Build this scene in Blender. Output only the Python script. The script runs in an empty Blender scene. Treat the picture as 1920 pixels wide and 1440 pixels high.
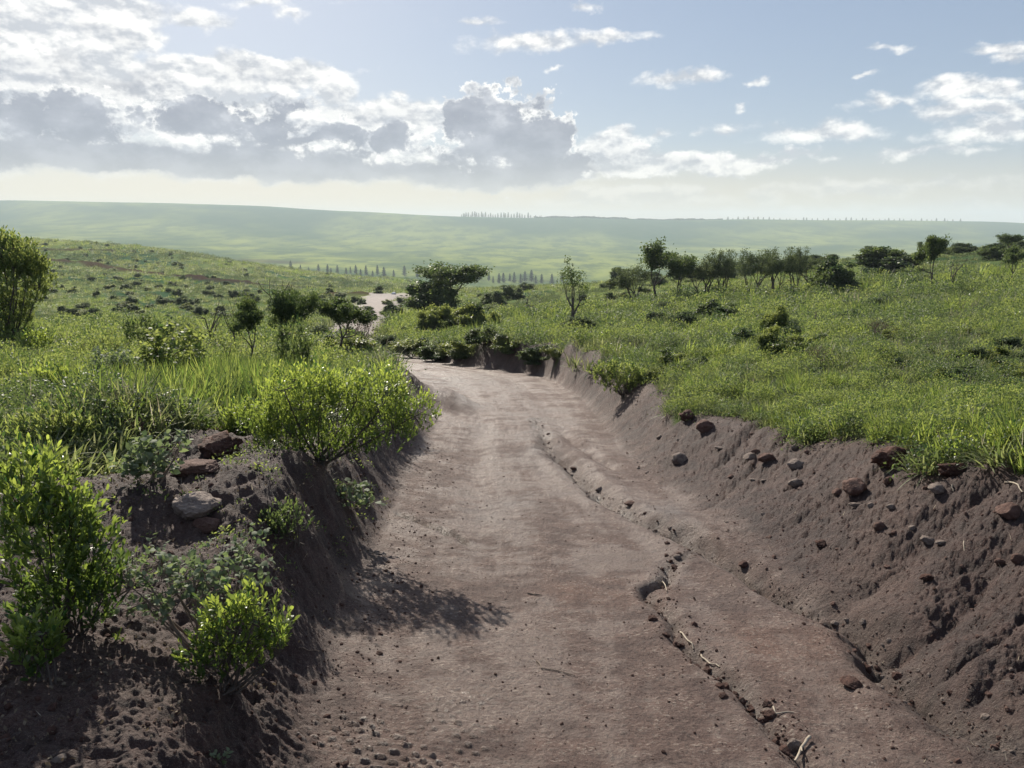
import bpy, bmesh, math, random
import numpy as np
from mathutils import Vector, Matrix, noise as mnoise
R = math.radians
SC = bpy.context.scene
COL = SC.collection

# ------------------------------------------------------------------ camera
EYE = 1.75; FPX = 1507.0; PITCH = R(10.9)
cam = bpy.data.cameras.new("camera"); camo = bpy.data.objects.new("camera", cam); COL.objects.link(camo)
camo.location = (0, 0, EYE); camo.rotation_euler = (math.pi/2 - PITCH, 0, 0)
cam.sensor_width = 36; cam.lens = 36*FPX/1920; cam.clip_start = .05; cam.clip_end = 30000
SC.camera = camo
SC.render.resolution_x = 1024; SC.render.resolution_y = 768
SC.view_settings.view_transform = 'Standard'; SC.view_settings.look = 'None'
SC.view_settings.exposure = 0.82; SC.view_settings.gamma = 1; SC.view_settings.use_curve_mapping = False
SC.cycles.use_denoising = True; SC.cycles.max_bounces = 6; SC.cycles.transmission_bounces = 4; SC.cycles.diffuse_bounces = 3
SC.cycles.glossy_bounces = 2; SC.cycles.volume_bounces = 1; SC.cycles.transparent_max_bounces = 4
# ------------------------------------------------------------------ node helper
class NG:
    def __init__(s, tree): s.t = tree; s.n = tree.nodes; s.l = tree.links
    def put(s, sock, v):
        if isinstance(v, bpy.types.NodeSocket): s.l.new(v, sock)
        elif v is not None: sock.default_value = v
    def new(s, typ, props=None, ins=None, out=0):
        n = s.n.new(typ)
        for k, v in (props or {}).items(): setattr(n, k, v)
        for k, v in (ins or {}).items(): s.put(n.inputs[k], v)
        return n.outputs[out] if out is not None else n
    def m(s, op, a, b=None, c=None, clamp=False):
        n = s.n.new('ShaderNodeMath'); n.operation = op; n.use_clamp = clamp
        s.put(n.inputs[0], a); s.put(n.inputs[1], b); s.put(n.inputs[2], c); return n.outputs[0]
    def vm(s, op, a, b=None, c=None, out=0):
        n = s.n.new('ShaderNodeVectorMath'); n.operation = op
        s.put(n.inputs[0], a); s.put(n.inputs[1], b)
        if c is not None: s.put(n.inputs[2], c)
        return n.outputs['Value'] if op in ('LENGTH', 'DOT_PRODUCT') else n.outputs[0]
    def noise(s, vec, scale, detail=4, rough=.55, dist=0., color=False, lac=2.):
        n = s.n.new('ShaderNodeTexNoise'); n.inputs['Scale'].default_value = scale
        n.inputs['Detail'].default_value = detail; n.inputs['Roughness'].default_value = rough
        n.inputs['Distortion'].default_value = dist; n.inputs['Lacunarity'].default_value = lac
        s.put(n.inputs['Vector'], vec); return n.outputs['Color' if color else 'Fac']
    def ss(s, v, a, b, lo=0., hi=1.):
        n = s.n.new('ShaderNodeMapRange'); n.interpolation_type = 'SMOOTHSTEP'
        s.put(n.inputs['Value'], v)
        for k, q in zip(('From Min', 'From Max', 'To Min', 'To Max'), (a, b, lo, hi)): s.put(n.inputs[k], q)
        return n.outputs[0]
    def mix(s, f, a, b, mode='MIX'):
        n = s.n.new('ShaderNodeMix'); n.data_type = 'RGBA'; n.blend_type = mode; n.clamp_factor = True
        s.put(n.inputs[0], f)
        for k, v in ((6, a), (7, b)):
            if isinstance(v, tuple) and len(v) == 3: v = (*v, 1)
            s.put(n.inputs[k], v)
        return n.outputs[2]
    def attr(s, name, out='Fac'):
        n = s.n.new('ShaderNodeAttribute'); n.attribute_name = name; return n.outputs[out]

def px_dir(px, py):
    X = (px-960)/FPX; Y = (py-720)/FPX
    d = Vector((X, math.cos(PITCH)-Y*math.sin(PITCH), -(math.sin(PITCH)+Y*math.cos(PITCH))))
    return d.normalized()
def px_azel(px, py):
    d = px_dir(px, py); return math.atan2(d.x, d.y), math.asin(d.z)

# ------------------------------------------------------------------ sun and sky
SUN_AZ, SUN_EL = R(-21), R(34)
sl = bpy.data.lights.new("sun", 'SUN'); so = bpy.data.objects.new("sun", sl); COL.objects.link(so)
sl.energy = 4.3; sl.angle = R(0.6); sl.color = (1.0, .92, .79)
sdir = Vector((math.sin(SUN_AZ)*math.cos(SUN_EL), math.cos(SUN_AZ)*math.cos(SUN_EL), math.sin(SUN_EL)))
so.rotation_euler = sdir.to_track_quat('Z', 'Y').to_euler(); so.location = (0, 0, 300)

def build_world():
    w = bpy.data.worlds.new("World"); SC.world = w; w.use_nodes = True
    g = NG(w.node_tree)
    for n in list(g.n): g.n.remove(n)
    sky = g.n.new('ShaderNodeTexSky'); sky.sky_type = 'NISHITA'; sky.sun_disc = False
    sky.sun_elevation = SUN_EL; sky.sun_rotation = SUN_AZ; sky.altitude = 300
    sky.air_density = 1.0; sky.dust_density = 1.2; sky.ozone_density = 1.2
    STR = .05
    skyc = sky.outputs[0]
    tc = g.new('ShaderNodeTexCoord', out=None).outputs['Generated']
    d = g.vm('NORMALIZE', tc)
    sx = g.new('ShaderNodeSeparateXYZ', ins={0: d}, out=None)
    az = g.m('ARCTAN2', sx.outputs[0], sx.outputs[1]); el = g.m('ARCSINE', sx.outputs[2])
    P = g.new('ShaderNodeCombineXYZ', ins={0: az, 1: el, 2: 0.})
    # noise that bends the outlines; everything here is two-dimensional in azimuth and height above the horizon
    def n2d(vec, scale, detail, rough=.55, color=False):
        s_ = g.noise(vec, scale, detail, rough, color=color); s_.node.noise_dimensions = '2D'; return s_
    Ps = g.vm('MULTIPLY', P, (1., 1.5, 1.))
    wn = g.vm('SUBTRACT', n2d(Ps, 14., 6, .62, True), (.5, .5, .5))
    Pw = g.vm('MULTIPLY_ADD', wn, (.060, .034, 0.), P)
    def field(ells, smooth=.25, src=None):
        acc = None
        for (cx, cy, rx, ry) in ells:
            a, e = px_azel(cx, cy)
            ra = rx/FPX*.93; re = ry/FPX*.97
            q = g.vm('MULTIPLY_ADD', src or Pw, (1/ra, 1/re, 0.), (-a/ra, -e/re, 0.))
            q = g.vm('LENGTH', q)
            w_ = min(1., ry/55+.3)
            q = g.m('MULTIPLY_ADD', q, -w_, w_)
            acc = q if acc is None else (g.m('SMOOTH_MAX', acc, q, smooth) if smooth else g.m('MAXIMUM', acc, q))
        return acc
    # the white sheet at the back, the heaps with lit rims, the lit strips, the flat dark base, thin bands, small clouds
    sheet = [(30, 120, 260, 110), (230, 165, 250, 60), (480, 140, 215, 38), (330, 200, 280, 50), (630, 178, 60, 22), (200, 60, 110, 30),
             (700, 225, 200, 40), (1290, 305, 270, 24), (1150, 285, 90, 42), (1180, 318, 130, 26), (1420, 303, 140, 12)]
    heaps = [(120, 225, 170, 62), (400, 228, 150, 58), (520, 235, 95, 62), (640, 262, 90, 48), (735, 268, 75, 44), (560, 272, 330, 30),
             (935, 262, 158, 116), (870, 232, 70, 60), (1035, 262, 62, 62), (1070, 305, 75, 42)]
    strips = [(330, 262, 170, 17), (240, 246, 100, 10), (600, 274, 150, 18), (760, 292, 130, 20), (880, 308, 85, 17), (560, 225, 60, 20), (480, 190, 70, 14), (90, 80, 130, 26),
              (1180, 332, 160, 14), (1330, 322, 120, 12)]
    base = [(200, 295, 640, 34), (560, 315, 420, 32), (900, 330, 190, 38), (1060, 322, 90, 30), (960, 300, 130, 60)]
    thin = [(1650, 352, 330, 17), (1430, 368, 48, 26), (1790, 392, 300, 13), (1180, 372, 300, 22), (1480, 395, 260, 12), (100, 306, 420, 9), (500, 335, 330, 7)]
    small = [(190, 22, 150, 40), (40, 20, 140, 50), (362, 40, 80, 24), (225, 55, 50, 12), (485, 6, 70, 12),
             (545, 28, 40, 10), (650, 8, 36, 9), (985, 78, 150, 20), (1150, 70, 105, 12), (1100, 14, 44, 18), (885, 44, 80, 11),
             (1280, 148, 105, 19), (1365, 241, 44, 17), (1530, 247, 150, 22), (1652, 193, 56, 18),
             (1655, 90, 40, 10), (1880, 90, 105, 13), (1905, 105, 42, 14), (1835, 166, 115, 20), (1830, 208, 140, 20),
             (1860, 243, 135, 24), (1720, 282, 100, 12), (1850, 277, 60, 10), (743, 184, 32, 13), (1228, 249, 34, 12),
             (1417, 147, 18, 12), (1300, 245, 26, 9), (1390, 205, 22, 7), (1610, 148, 24, 6), (1040, 130, 20, 7)]
    Fsh = field(sheet, .3); Fh = field(heaps, .1); Fst = field(strips, 0.); Fba = field(base, .2); Fs = field(small, 0.); Ft = field(thin, 0.)
    Pn = g.vm('MULTIPLY', P, (1., 1.7, 1.))
    n1 = n2d(Pn, 20., 8, .57)
    n2 = n2d(g.vm('ADD', Pn, (0.003, .012, 0.)), 20., 8, .57)
    nb = g.m('SUBTRACT', n1, .5); slope = g.m('SUBTRACT', n1, n2)
    v1 = g.n.new('ShaderNodeTexVoronoi'); v1.feature = 'F1'; v1.voronoi_dimensions = '2D'; v1.inputs['Scale'].default_value = 34.
    v1.inputs['Detail'].default_value = 3.; v1.inputs['Roughness'].default_value = .62; v1.inputs['Lacunarity'].default_value = 2.3
    g.put(v1.inputs['Vector'], g.vm('MULTIPLY_ADD', wn, (.02, .02, 0.), g.vm('MULTIPLY', P, (1., 1.15, 1.))))
    bil = g.m('SUBTRACT', .5, v1.outputs['Distance'])              # + on the lumps, - in the creases
    # other clouds, everywhere outside the view
    gen = g.noise(g.vm('MULTIPLY', d, (3., 3., 9.)), 1.6, 4, .58)
    outside = g.ss(g.m('ABSOLUTE', az), .62, .8)
    outside = g.m('MAXIMUM', outside, g.ss(el, .27, .36))
    gen = g.m('MULTIPLY', g.m('SUBTRACT', gen, .56), g.m('MULTIPLY', outside, 2.2))
    up = g.ss(el, -.02, .02)
    Dsh = g.m('MULTIPLY_ADD', nb, 1.0, Fsh); Ds = g.m('MULTIPLY_ADD', nb, 1.15, Fs); Dt = g.m('MULTIPLY_ADD', nb, 1.0, Ft)
    Dh = g.m('MULTIPLY_ADD', bil, .46, g.m('MULTIPLY_ADD', n2d(Pn, 22., 3, .5), .28, g.m('SUBTRACT', Fh, .06)))
    Dst = g.m('MULTIPLY_ADD', bil, .5, g.m('MULTIPLY_ADD', nb, 1.1, g.m('ADD', Fst, .16))); Dba = g.m('MULTIPLY_ADD', nb, .35, Fba)
    csh = g.ss(Dsh, .0, .3); cs = g.ss(Ds, .0, .5, 0., .96); ct = g.ss(Dt, .0, .5, 0., .6); cg = g.ss(gen, .0, .2)
    ch = g.ss(Dh, .02, .12); cst = g.ss(Dst, .1, .5); cba = g.ss(Dba, -.05, .38)
    glare = g.vm('DOT_PRODUCT', d, tuple(sdir))
    gl = g.m('POWER', g.m('MAXIMUM', glare, 0.), 7.)
    lit = g.m('MULTIPLY_ADD', slope, 5., .56, clamp=True)
    white = g.mix(lit, (.31, .33, .37), (.64, .63, .61))
    white = g.mix(g.m('MULTIPLY', gl, .16), white, (.78, .76, .72))
    grey = g.mix(g.ss(n1, .3, .7), (.185, .20, .245), (.265, .28, .325))
    grey = g.mix(g.m('MULTIPLY', g.ss(bil, .0, .45), .35), grey, (.47, .49, .53))
    shcol = g.mix(g.m('MULTIPLY', g.ss(Dsh, .32, .95), g.ss(n1, .38, .58, .9, .25)), white, grey)
    heap = g.mix(g.ss(Dh, .12, .36), white, g.mix(g.ss(n1, .55, .7, 0., .3), grey, (.55, .56, .58)))
    cc = g.mix(g.m('MULTIPLY', ch, g.ss(Dh, .0, .1)), shcol, heap)
    cc = g.mix(cba, cc, grey)
    cc = g.mix(cst, cc, white)
    cc = g.mix(g.m('MULTIPLY', g.m('SUBTRACT', 1., g.m('MAXIMUM', g.m('MAXIMUM', csh, ch), g.m('MAXIMUM', cba, cst))), 1., clamp=True), cc, white)
    dens = g.m('MAXIMUM', g.m('MAXIMUM', csh, ch), g.m('MAXIMUM', cba, cst))
    dens = g.m('MAXIMUM', dens, g.m('MAXIMUM', cs, g.m('MAXIMUM', ct, cg)))
    dens = g.m('MULTIPLY', dens, up)
    # warm haze low down
    low = g.ss(el, -.01, .105, 1., 0.)
    azw = g.ss(g.m('ABSOLUTE', g.m('ADD', az, .12)), .1, 1.3, 1., .35)
    # clear sky
    s_ = g.vm('SCALE', skyc, None); s_.node.inputs['Scale'].default_value = STR
    clear = g.mix(.5, s_, (.185, .235, .34))
    clear = g.mix(g.m('MULTIPLY', g.m('MULTIPLY', low, azw), .85), clear, (.53, .41, .235))
    cc = g.mix(g.m('MULTIPLY', low, .5), cc, (.45, .375, .26))
    fin = g.mix(g.m('MULTIPLY', dens, g.ss(el, .0, .07, .45, 1.)), clear, cc)
    bg = g.n.new('ShaderNodeBackground'); g.put(bg.inputs[0], fin); bg.inputs[1].default_value = 1.0
    # a dim ground half so that nothing below the horizon glows
    out = g.n.new('ShaderNodeOutputWorld'); g.l.new(bg.outputs[0], out.inputs[0])
    w.cycles.sampling_method = 'MANUAL'; w.cycles.sample_map_resolution = 512
build_world()

# ------------------------------------------------------------------ tags
def tag(o, label=None, cat=None, group=None, kind=None):
    if label: o['label'] = label
    if cat: o['category'] = cat
    if group: o['group'] = group
    if kind: o['kind'] = kind
    return o
def empty(name, loc, rz=0., scale=(1, 1, 1)):
    o = bpy.data.objects.new(name, None); COL.objects.link(o)
    o.location = loc; o.rotation_euler = (0, 0, rz); o.scale = scale; o.empty_display_size = .1
    return o
def mk_mesh(name, V, tris=None, quads=None, mat=None, attrs=None, smooth=True):
    me = bpy.data.meshes.new(name)
    V = np.asarray(V, np.float32).reshape(-1, 3)
    tris = np.zeros((0, 3), np.int32) if tris is None else np.asarray(tris, np.int32).reshape(-1, 3)
    quads = np.zeros((0, 4), np.int32) if quads is None else np.asarray(quads, np.int32).reshape(-1, 4)
    me.vertices.add(len(V)); me.vertices.foreach_set('co', V.ravel())
    nl = tris.size+quads.size; me.loops.add(nl)
    me.loops.foreach_set('vertex_index', np.concatenate([tris.ravel(), quads.ravel()]))
    npoly = len(tris)+len(quads); me.polygons.add(npoly)
    st = np.concatenate([np.arange(len(tris))*3, tris.size+np.arange(len(quads))*4]).astype(np.int32)
    me.polygons.foreach_set('loop_start', st)
    me.polygons.foreach_set('use_smooth', np.full(npoly, smooth))
    me.update(calc_edges=True)
    for k, a in (attrs or {}).items():
        a = np.asarray(a, np.float32)
        if a.ndim == 1:
            at = me.attributes.new(k, 'FLOAT', 'POINT'); at.data.foreach_set('value', a)
        elif a.shape[1] == 3:
            at = me.attributes.new(k, 'FLOAT_VECTOR', 'POINT'); at.data.foreach_set('vector', a.ravel())
    if mat: me.materials.append(mat)
    return me
def mk_obj(name, me, parent=None, loc=None):
    o = bpy.data.objects.new(name, me); COL.objects.link(o)
    if parent is not None: o.parent = parent
    if loc is not None: o.location = loc
    return o

# ------------------------------------------------------------------ noise in numpy
def _h(ix, iy, seed):
    n = (ix.astype(np.int64)*374761393 + iy.astype(np.int64)*668265263 + seed*1442695041) & 0xffffffff
    n = ((n ^ (n >> 13))*1274126177) & 0xffffffff
    return ((n ^ (n >> 16)) & 0xffffff)/float(0xffffff)
def vnoise(x, y, seed=0):
    ix = np.floor(x); iy = np.floor(y); fx = x-ix; fy = y-iy
    fx = fx*fx*fx*(fx*(fx*6-15)+10); fy = fy*fy*fy*(fy*(fy*6-15)+10)
    a = _h(ix, iy, seed); b = _h(ix+1, iy, seed); c = _h(ix, iy+1, seed); d = _h(ix+1, iy+1, seed)
    return (a+(b-a)*fx)*(1-fy)+(c+(d-c)*fx)*fy
def fbm(x, y, scale, octv=4, rough=.5, seed=0):
    s = 0; a = 1; t = 0; f = scale
    for k in range(octv):
        ca, sa = math.cos(.7*k), math.sin(.7*k)
        s = s + a*(vnoise((x*ca-y*sa)*f+17.3*k, (x*sa+y*ca)*f-9.1*k, seed+k)-.5); t += a; a *= rough; f *= 2.03
    return s/t*2
def sstep(v, a, b):
    t = np.clip((v-a)/(b-a), 0, 1); return t*t*(3-2*t)

# ------------------------------------------------------------------ land: control points (photo x, photo y, metres ahead)
def unproj(px, py, h):
    X = (px-960)/FPX; Y = (py-720)/FPX
    t = h/(math.cos(PITCH)-Y*math.sin(PITCH))
    return X*t, h, -(math.sin(PITCH)+Y*math.cos(PITCH))*t
CP = [unproj(*p) for p in [
    (1900, 850, 5), (1600, 805, 7), (1300, 785, 9), (1100, 692, 15), (1010, 640, 21), (900, 636, 25),
    (1900, 735, 9), (1900, 610, 20), (1900, 548, 45), (1900, 466, 100), (1500, 710, 11), (1500, 628, 25), (1500, 575, 45), (1500, 497, 100),
    (1700, 690, 11), (1700, 560, 45), (1700, 482, 100),
    (1200, 640, 27), (1200, 588, 50), (1200, 530, 110), (1050, 660, 24), (1050, 560, 90),
    (1000, 600, 60), (1000, 565, 100), (1000, 540, 200), (850, 600, 60), (850, 572, 100), (850, 547, 200),
    (720, 560, 110), (720, 600, 70), (720, 645, 40), (690, 690, 26), (760, 548, 200), (760, 533, 330),
    (600, 680, 24), (600, 615, 60), (600, 575, 100), (600, 535, 230), (600, 512, 350),
    (300, 712, 13), (300, 668, 22), (300, 615, 60), (300, 565, 110), (300, 522, 180), (300, 492, 260), (300, 467, 350),
    (0, 700, 13), (0, 655, 22), (0, 612, 60), (0, 550, 120), (0, 490, 230), (0, 447, 350),
    (-500, 700, 13), (-500, 655, 22), (-500, 600, 60), (-500, 540, 120), (-500, 480, 230), (-500, 425, 350),
    (2500, 700, 9), (2500, 560, 25), (2500, 500, 50), (2500, 420, 110),
    (300, 492, 950), (600, 512, 900), (850, 525, 900), (1010, 531, 900), (1300, 525, 900),
    (0, 478, 950), (0, 455, 1300), (600, 490, 1200), (1000, 500, 1200), (1400, 500, 1200), (1900, 500, 1200),
    (0, 436, 1800), (300, 448, 1800), (600, 462, 1800), (1000, 470, 1800), (1400, 472, 1800), (1900, 470, 1800),
    (0, 405, 2500), (600, 425, 2500), (1000, 438, 2500), (1400, 440, 2500), (1900, 442, 2500),
    (-400, 370, 3200), (0, 376, 3200), (300, 381, 3200), (500, 387, 3200), (700, 398, 3200), (900, 407, 3200), (1100, 409, 3200),
    (1400, 411, 3200), (1650, 413, 3200), (1900, 417, 3200), (2400, 430, 3200), (-400, 420, 2500), (2400, 450, 2500), (-400, 470, 1300), (2400, 500, 1300)]]
CP += [(-1.2, 1, -1.42), (-4, 1, -1.4), (-1.6, 3, -1.52), (-3, 3, -1.45), (-1.9, 5, -1.58), (-4, 5, -1.5), (-2.2, 7, -1.72), (-5, 7, -1.62), (-9, 7, -1.55),
       (-2.2, 10, -2.1), (-3, 15, -2.75), (-5, 20, -3.3), (3.3, 2, -1.35), (3.4, 3.5, -1.38), (5, 3, -1.2), (6, 5, -1.2), (2.5, 0.5, -1.4), (0, -.5, -1.7),
       (-60, 460, -27), (-200, 480, -22), (60, 330, -27), (120, 330, -27), (0, 450, -42), (200, 330, -27), (320, 330, -22), (-120, 460, -30),
       (-350, 520, -22), (-200, 650, -45), (0, 650, -55), (250, 600, -50), (500, 600, -48),
       (-3000, 4200, -20), (-1000, 4200, -40), (1000, 4200, -60), (3000, 4200, -60), (-3000, 7000, -150), (0, 7000, -150), (4000, 7000, -150),
       (400, 160, -6), (150, 220, -14), (250, 200, -10), (60, 220, -16)]
CP = np.array(CP)
def uv_(x, y):
    yy = np.maximum(y, -.5)+3
    return np.clip(x/yy, -1.3, 1.3)*1.6, np.log(yy)
_cu, _cv = uv_(CP[:, 0], CP[:, 1]); _w = CP[:, 2]/(CP[:, 1]+3)
def _phi(r2): return .5*r2*np.log(r2+1e-9)
def _fit():
    n = len(CP)
    r2 = (_cu[:, None]-_cu[None])**2+(_cv[:, None]-_cv[None])**2
    A = np.zeros((n+3, n+3)); A[:n, :n] = _phi(r2)+np.eye(n)*2e-4
    A[:n, n] = 1; A[:n, n+1] = _cu; A[:n, n+2] = _cv; A[n:, :n] = A[:n, n:].T
    return np.linalg.solve(A, np.concatenate([_w, [0, 0, 0]]))
_tc = _fit()
def land(x, y):
    u, v = uv_(x, y); out = _tc[-3]+_tc[-2]*u+_tc[-1]*v
    for i in range(len(CP)):
        out = out+_tc[i]*_phi((u-_cu[i])**2+(v-_cv[i])**2)
    return out*(np.maximum(y, -.5)+3)+EYE
RY = [-40, 0, 2.75, 3.94, 6, 8, 10, 11.8, 16.5, 20, 22, 26, 30, 35, 45, 60, 80, 110, 130, 150]
RXL = [-.7, -.7, -.72, -.86, -.96, -1.1, -1.12, -1.12, -1.75, -2.6, -3.25, -4.6, -6.2, -8.0, -10.8, -12.6, -15, -19.5, -19, -15]
RXR = [1.5, 1.5, 1.6, 1.8, 1.75, 1.55, 1.35, 1.45, 1.35, 1.1, .6, -1.6, -3.6, -5.6, -8.3, -10, -12.3, -16.3, -16, -12]
RZ = [1.75, 0, -.275, -.394, -.6, -.8, -1., -1.18, -1.65, -2.0, -2.2, -2.6, -3.0, -3.45, -4.2, -5.3, -6.3, -7.7, -8.6, -9.6]
def rd(y): return np.interp(y, RY, RXL), np.interp(y, RY, RXR), np.interp(y, RY, RZ)
def on_plane(px, py):                       # photo point on the road's plane
    d = px_dir(px, py); h = EYE/(-d.z/d.y-.1); return d.x/d.y*h, h
def polyd(x, y, pts):
    best = np.full(np.shape(x), 1e9); tt = np.zeros(np.shape(x)); n = len(pts)-1
    for i in range(n):
        ax, ay = pts[i]; bx, by = pts[i+1]; dx, dy = bx-ax, by-ay
        t = np.clip(((x-ax)*dx+(y-ay)*dy)/(dx*dx+dy*dy), 0, 1)
        d = np.hypot(x-ax-t*dx, y-ay-t*dy); k = d < best
        best = np.where(k, d, best); tt = np.where(k, (i+t)/n, tt)
    return best, tt
GUL = [  # photo points, depth, width
    ([(1000, 785), (1028, 840), (1080, 885), (1140, 932), (1200, 965), (1290, 1010), (1390, 1062), (1500, 1125), (1640, 1185), (1680, 1250), (1770, 1330), (1910, 1425)], .115, .11),
    ([(1290, 1030), (1255, 1060), (1215, 1105), (1250, 1145), (1285, 1205), (1335, 1252), (1372, 1285), (1450, 1335), (1490, 1400), (1500, 1460)], .045, .05),
    ([(735, 968), (800, 992), (880, 1022)], .04, .035),
    ([(1330, 915), (1440, 880), (1560, 865)], .05, .07), ([(1300, 960), (1420, 925), (1540, 900)], .04, .06),
    ([(1040, 800), (1110, 850), (1150, 880)], .05, .09),
    ([(1655, 1215), (1760, 1215), (1850, 1180), (1960, 1150)], .07, .13),
    ([(1560, 1150), (1650, 1130), (1740, 1105), (1860, 1095), (1960, 1080)], .04, .12),
    ([(1820, 1345), (1880, 1325), (1960, 1310)], .04, .06), ([(1760, 1290), (1840, 1270), (1960, 1240)], .03, .04)]
GUL = [([on_plane(*p) for p in ps], d, w) for ps, d, w in GUL]
def tz(x, y, fine=True):
    x = np.asarray(x, float); y = np.asarray(y, float)
    L = land(x, y); xl, xr, zr = rd(y)
    far = sstep(y, 8, 60)
    far = sstep(y, 12, 22)
    wob = (fbm(x*0, y, .9, 3, .5, 5)*(1-far)+fbm(x*0+3, y, .22, 2, .5, 6)*far*.8)*.16
    wob2 = (fbm(x*0+9, y, .7, 3, .5, 8)*(1-far)+fbm(x*0+5, y, .22, 2, .5, 9)*far*.6)*.18
    wl = np.interp(y, [0, 3, 6, 10, 16, 25, 60, 130], [.5, .5, .5, .65, 1.0, 1.6, 2.5, 4])
    wr = np.interp(y, [0, 3, 5, 7, 9, 12, 15, 20, 26, 60, 130], [1.7, 1.6, 1.45, 1.5, 1.0, .8, .6, .5, .55, 2.5, 4])
    tl = (xl+wob-x)/wl; tr = (x-xr-wob2)/wr
    s = np.maximum(sstep(tl, 0, 1), np.clip(tr, 0, 1)*.45+.55*sstep(tr, 0, 1))
    c = (x-(xl+xr)/2)/((xr-xl)/2)
    cut = zr+.05*np.clip(np.abs(c), 0, 1)**2*(c < 0)-.03*sstep(c, .2, 1.)
    road = 1-s
    w = 1-sstep(y, 128, 150)
    z = L*(1-w)+(cut+(L-cut)*s)*w
    if fine:
        n1 = fbm(x, y, .35, 3, .5, 21); n2 = fbm(x, y, 1.6, 4, .55, 31)
        near = 1-sstep(y, 25, 60)
        z = z+s*n1*.10*near+s*n1*.6*sstep(y, 40, 120)*(1-sstep(y, 1500, 3000))
        bank = s*(1-s)*4
        z = z+near*(n2*(.05*s+.02*bank)+n2*.006*road)+near*s*sstep(y, 7, 14)*np.abs(fbm(x, y, .8, 3, .5, 37))*.22
        m = y < 32
        if m.any():
            xm, ym = x[m], y[m]; zz = np.zeros(len(xm)); sm = s[m]
            wx = xm+fbm(xm, ym, 2.2, 3, .55, 41)*.09; wy = ym+fbm(xm, ym, 2.2, 3, .55, 47)*.09
            for pts, dep, wd in GUL:
                d, t = polyd(wx, wy, pts)
                fade = np.clip(t*8, 0, 1)*np.clip((1-t)*8+.2, 0, 1)
                k = np.exp(-(d/wd)**2)
                zz -= dep*fade*k*(.8+.5*fbm(xm, ym, 4., 2, .5, 51))
                zz -= dep*.55*fade*np.exp(-(d/(wd*.28))**2)*np.clip(.5+fbm(xm, ym, 7., 3, .6, 53)*1.6, 0, 1.3)
                zz += dep*.25*fade*np.exp(-((d-wd*2)/wd)**2)
            # clods, crumbs and rills
            xlm, xrm, _ = rd(ym); lf = (xm < (xlm+xrm)/2)*1.
            cl = np.abs(fbm(xm, ym, 5., 4, .6, 61)); cr = fbm(xm, ym, 14., 4, .6, 71); cf = fbm(xm, ym, 45., 2, .6, 81)
            bk = np.clip(bank[m], 0, 1); rdm = 1-sm
            zz += (cl-.2)*(.05*sm*lf+.012*bk+.03*bk*lf)+cr*(.014*sm+.022*bk+.010*bk*lf+.005)+cf*(.006*sm+.010*bk+.0032)
            # long scrape lines down the left bank and rills down the right one
            rl = fbm(xm*.35+ym*.9, ym*.25+xm, 6., 3, .5, 91)
            zz += rl*.012*bk*(xm > 0)*(ym < 20)
            zz += fbm(ym*1., xm*.2, 9., 3, .5, 95)*.035*bk*(xm < xlm+.2)*(ym < 20)
            cc = (xm-xlm)/(xrm-xlm); rr = fbm(xm*.2, ym, 7., 3, .5, 96)*.005*rdm+fbm(cc*2.3, ym*.12, 4., 4, .6, 98)*.012*rdm-.03*rdm*(np.exp(-((cc-.27)/.07)**2)+np.exp(-((cc-.72)/.06)**2))*sstep(ym, 2.5, 7)
            zz += rr
            # tyre tread in the damp edge, lower left
            zz += tread(xm, ym)*.015
            # mounds of dug earth on the left
            for (mx, my, mr, mh) in MOUNDS:
                zz += mh*np.exp(-(((wx-mx)**2+(wy-my)**2)/mr**2)**1.3)
            z[m] += zz*(1-sstep(ym, 22, 32))
    return z
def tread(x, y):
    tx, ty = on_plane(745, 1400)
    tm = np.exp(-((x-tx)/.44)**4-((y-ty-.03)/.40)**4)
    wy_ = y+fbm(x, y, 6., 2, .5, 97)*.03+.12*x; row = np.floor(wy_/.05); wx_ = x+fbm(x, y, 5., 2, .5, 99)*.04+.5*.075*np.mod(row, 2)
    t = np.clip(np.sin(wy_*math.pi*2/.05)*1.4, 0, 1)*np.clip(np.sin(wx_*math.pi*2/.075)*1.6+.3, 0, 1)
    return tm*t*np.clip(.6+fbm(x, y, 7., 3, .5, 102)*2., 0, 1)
MOUNDS = [(-2.9, 5.9, .45, .28), (-2.1, 5.6, .35, .16), (-1.8, 4.6, .38, .12), (2.75, 3.25, .4, .06), (-1.5, 14.2, .8, .35), (1.75, 6.3, .5, .07), (-2.3, 4.3, .5, .10), (-1.35, 4.35, .38, .24), (-1.3, 3.55, .32, .16), (-1.5, 5.1, .35, .15)]
def hit(px, py, hmin=.8, hmax=6000):
    d = px_dir(px, py); h = np.geomspace(hmin, hmax, 3000)
    x = d.x/d.y*h; zr = EYE+d.z/d.y*h
    zt = tz(x, h); k = np.nonzero(zr < zt)[0]
    if len(k) == 0: return None
    i = k[0]; hh = h[i]
    if i:
        a, b = h[i-1], h[i]
        for _ in range(10):
            m = (a+b)/2
            if EYE+d.z/d.y*m < tz(np.array([d.x/d.y*m]), np.array([m]))[0]: b = m
            else: a = m
        hh = b
    return Vector((d.x/d.y*hh, hh, float(tz(np.array([d.x/d.y*hh]), np.array([hh]))[0])))
def at(px, h):                                  # ground point at photo column px, h metres ahead
    x = (px-960)/FPX*h*1.005
    return Vector((x, h, float(tz(np.array([x]), np.array([float(h)]))[0])))
def gz(x, y): return float(tz(np.array([float(x)]), np.array([float(y)]))[0])
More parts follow.
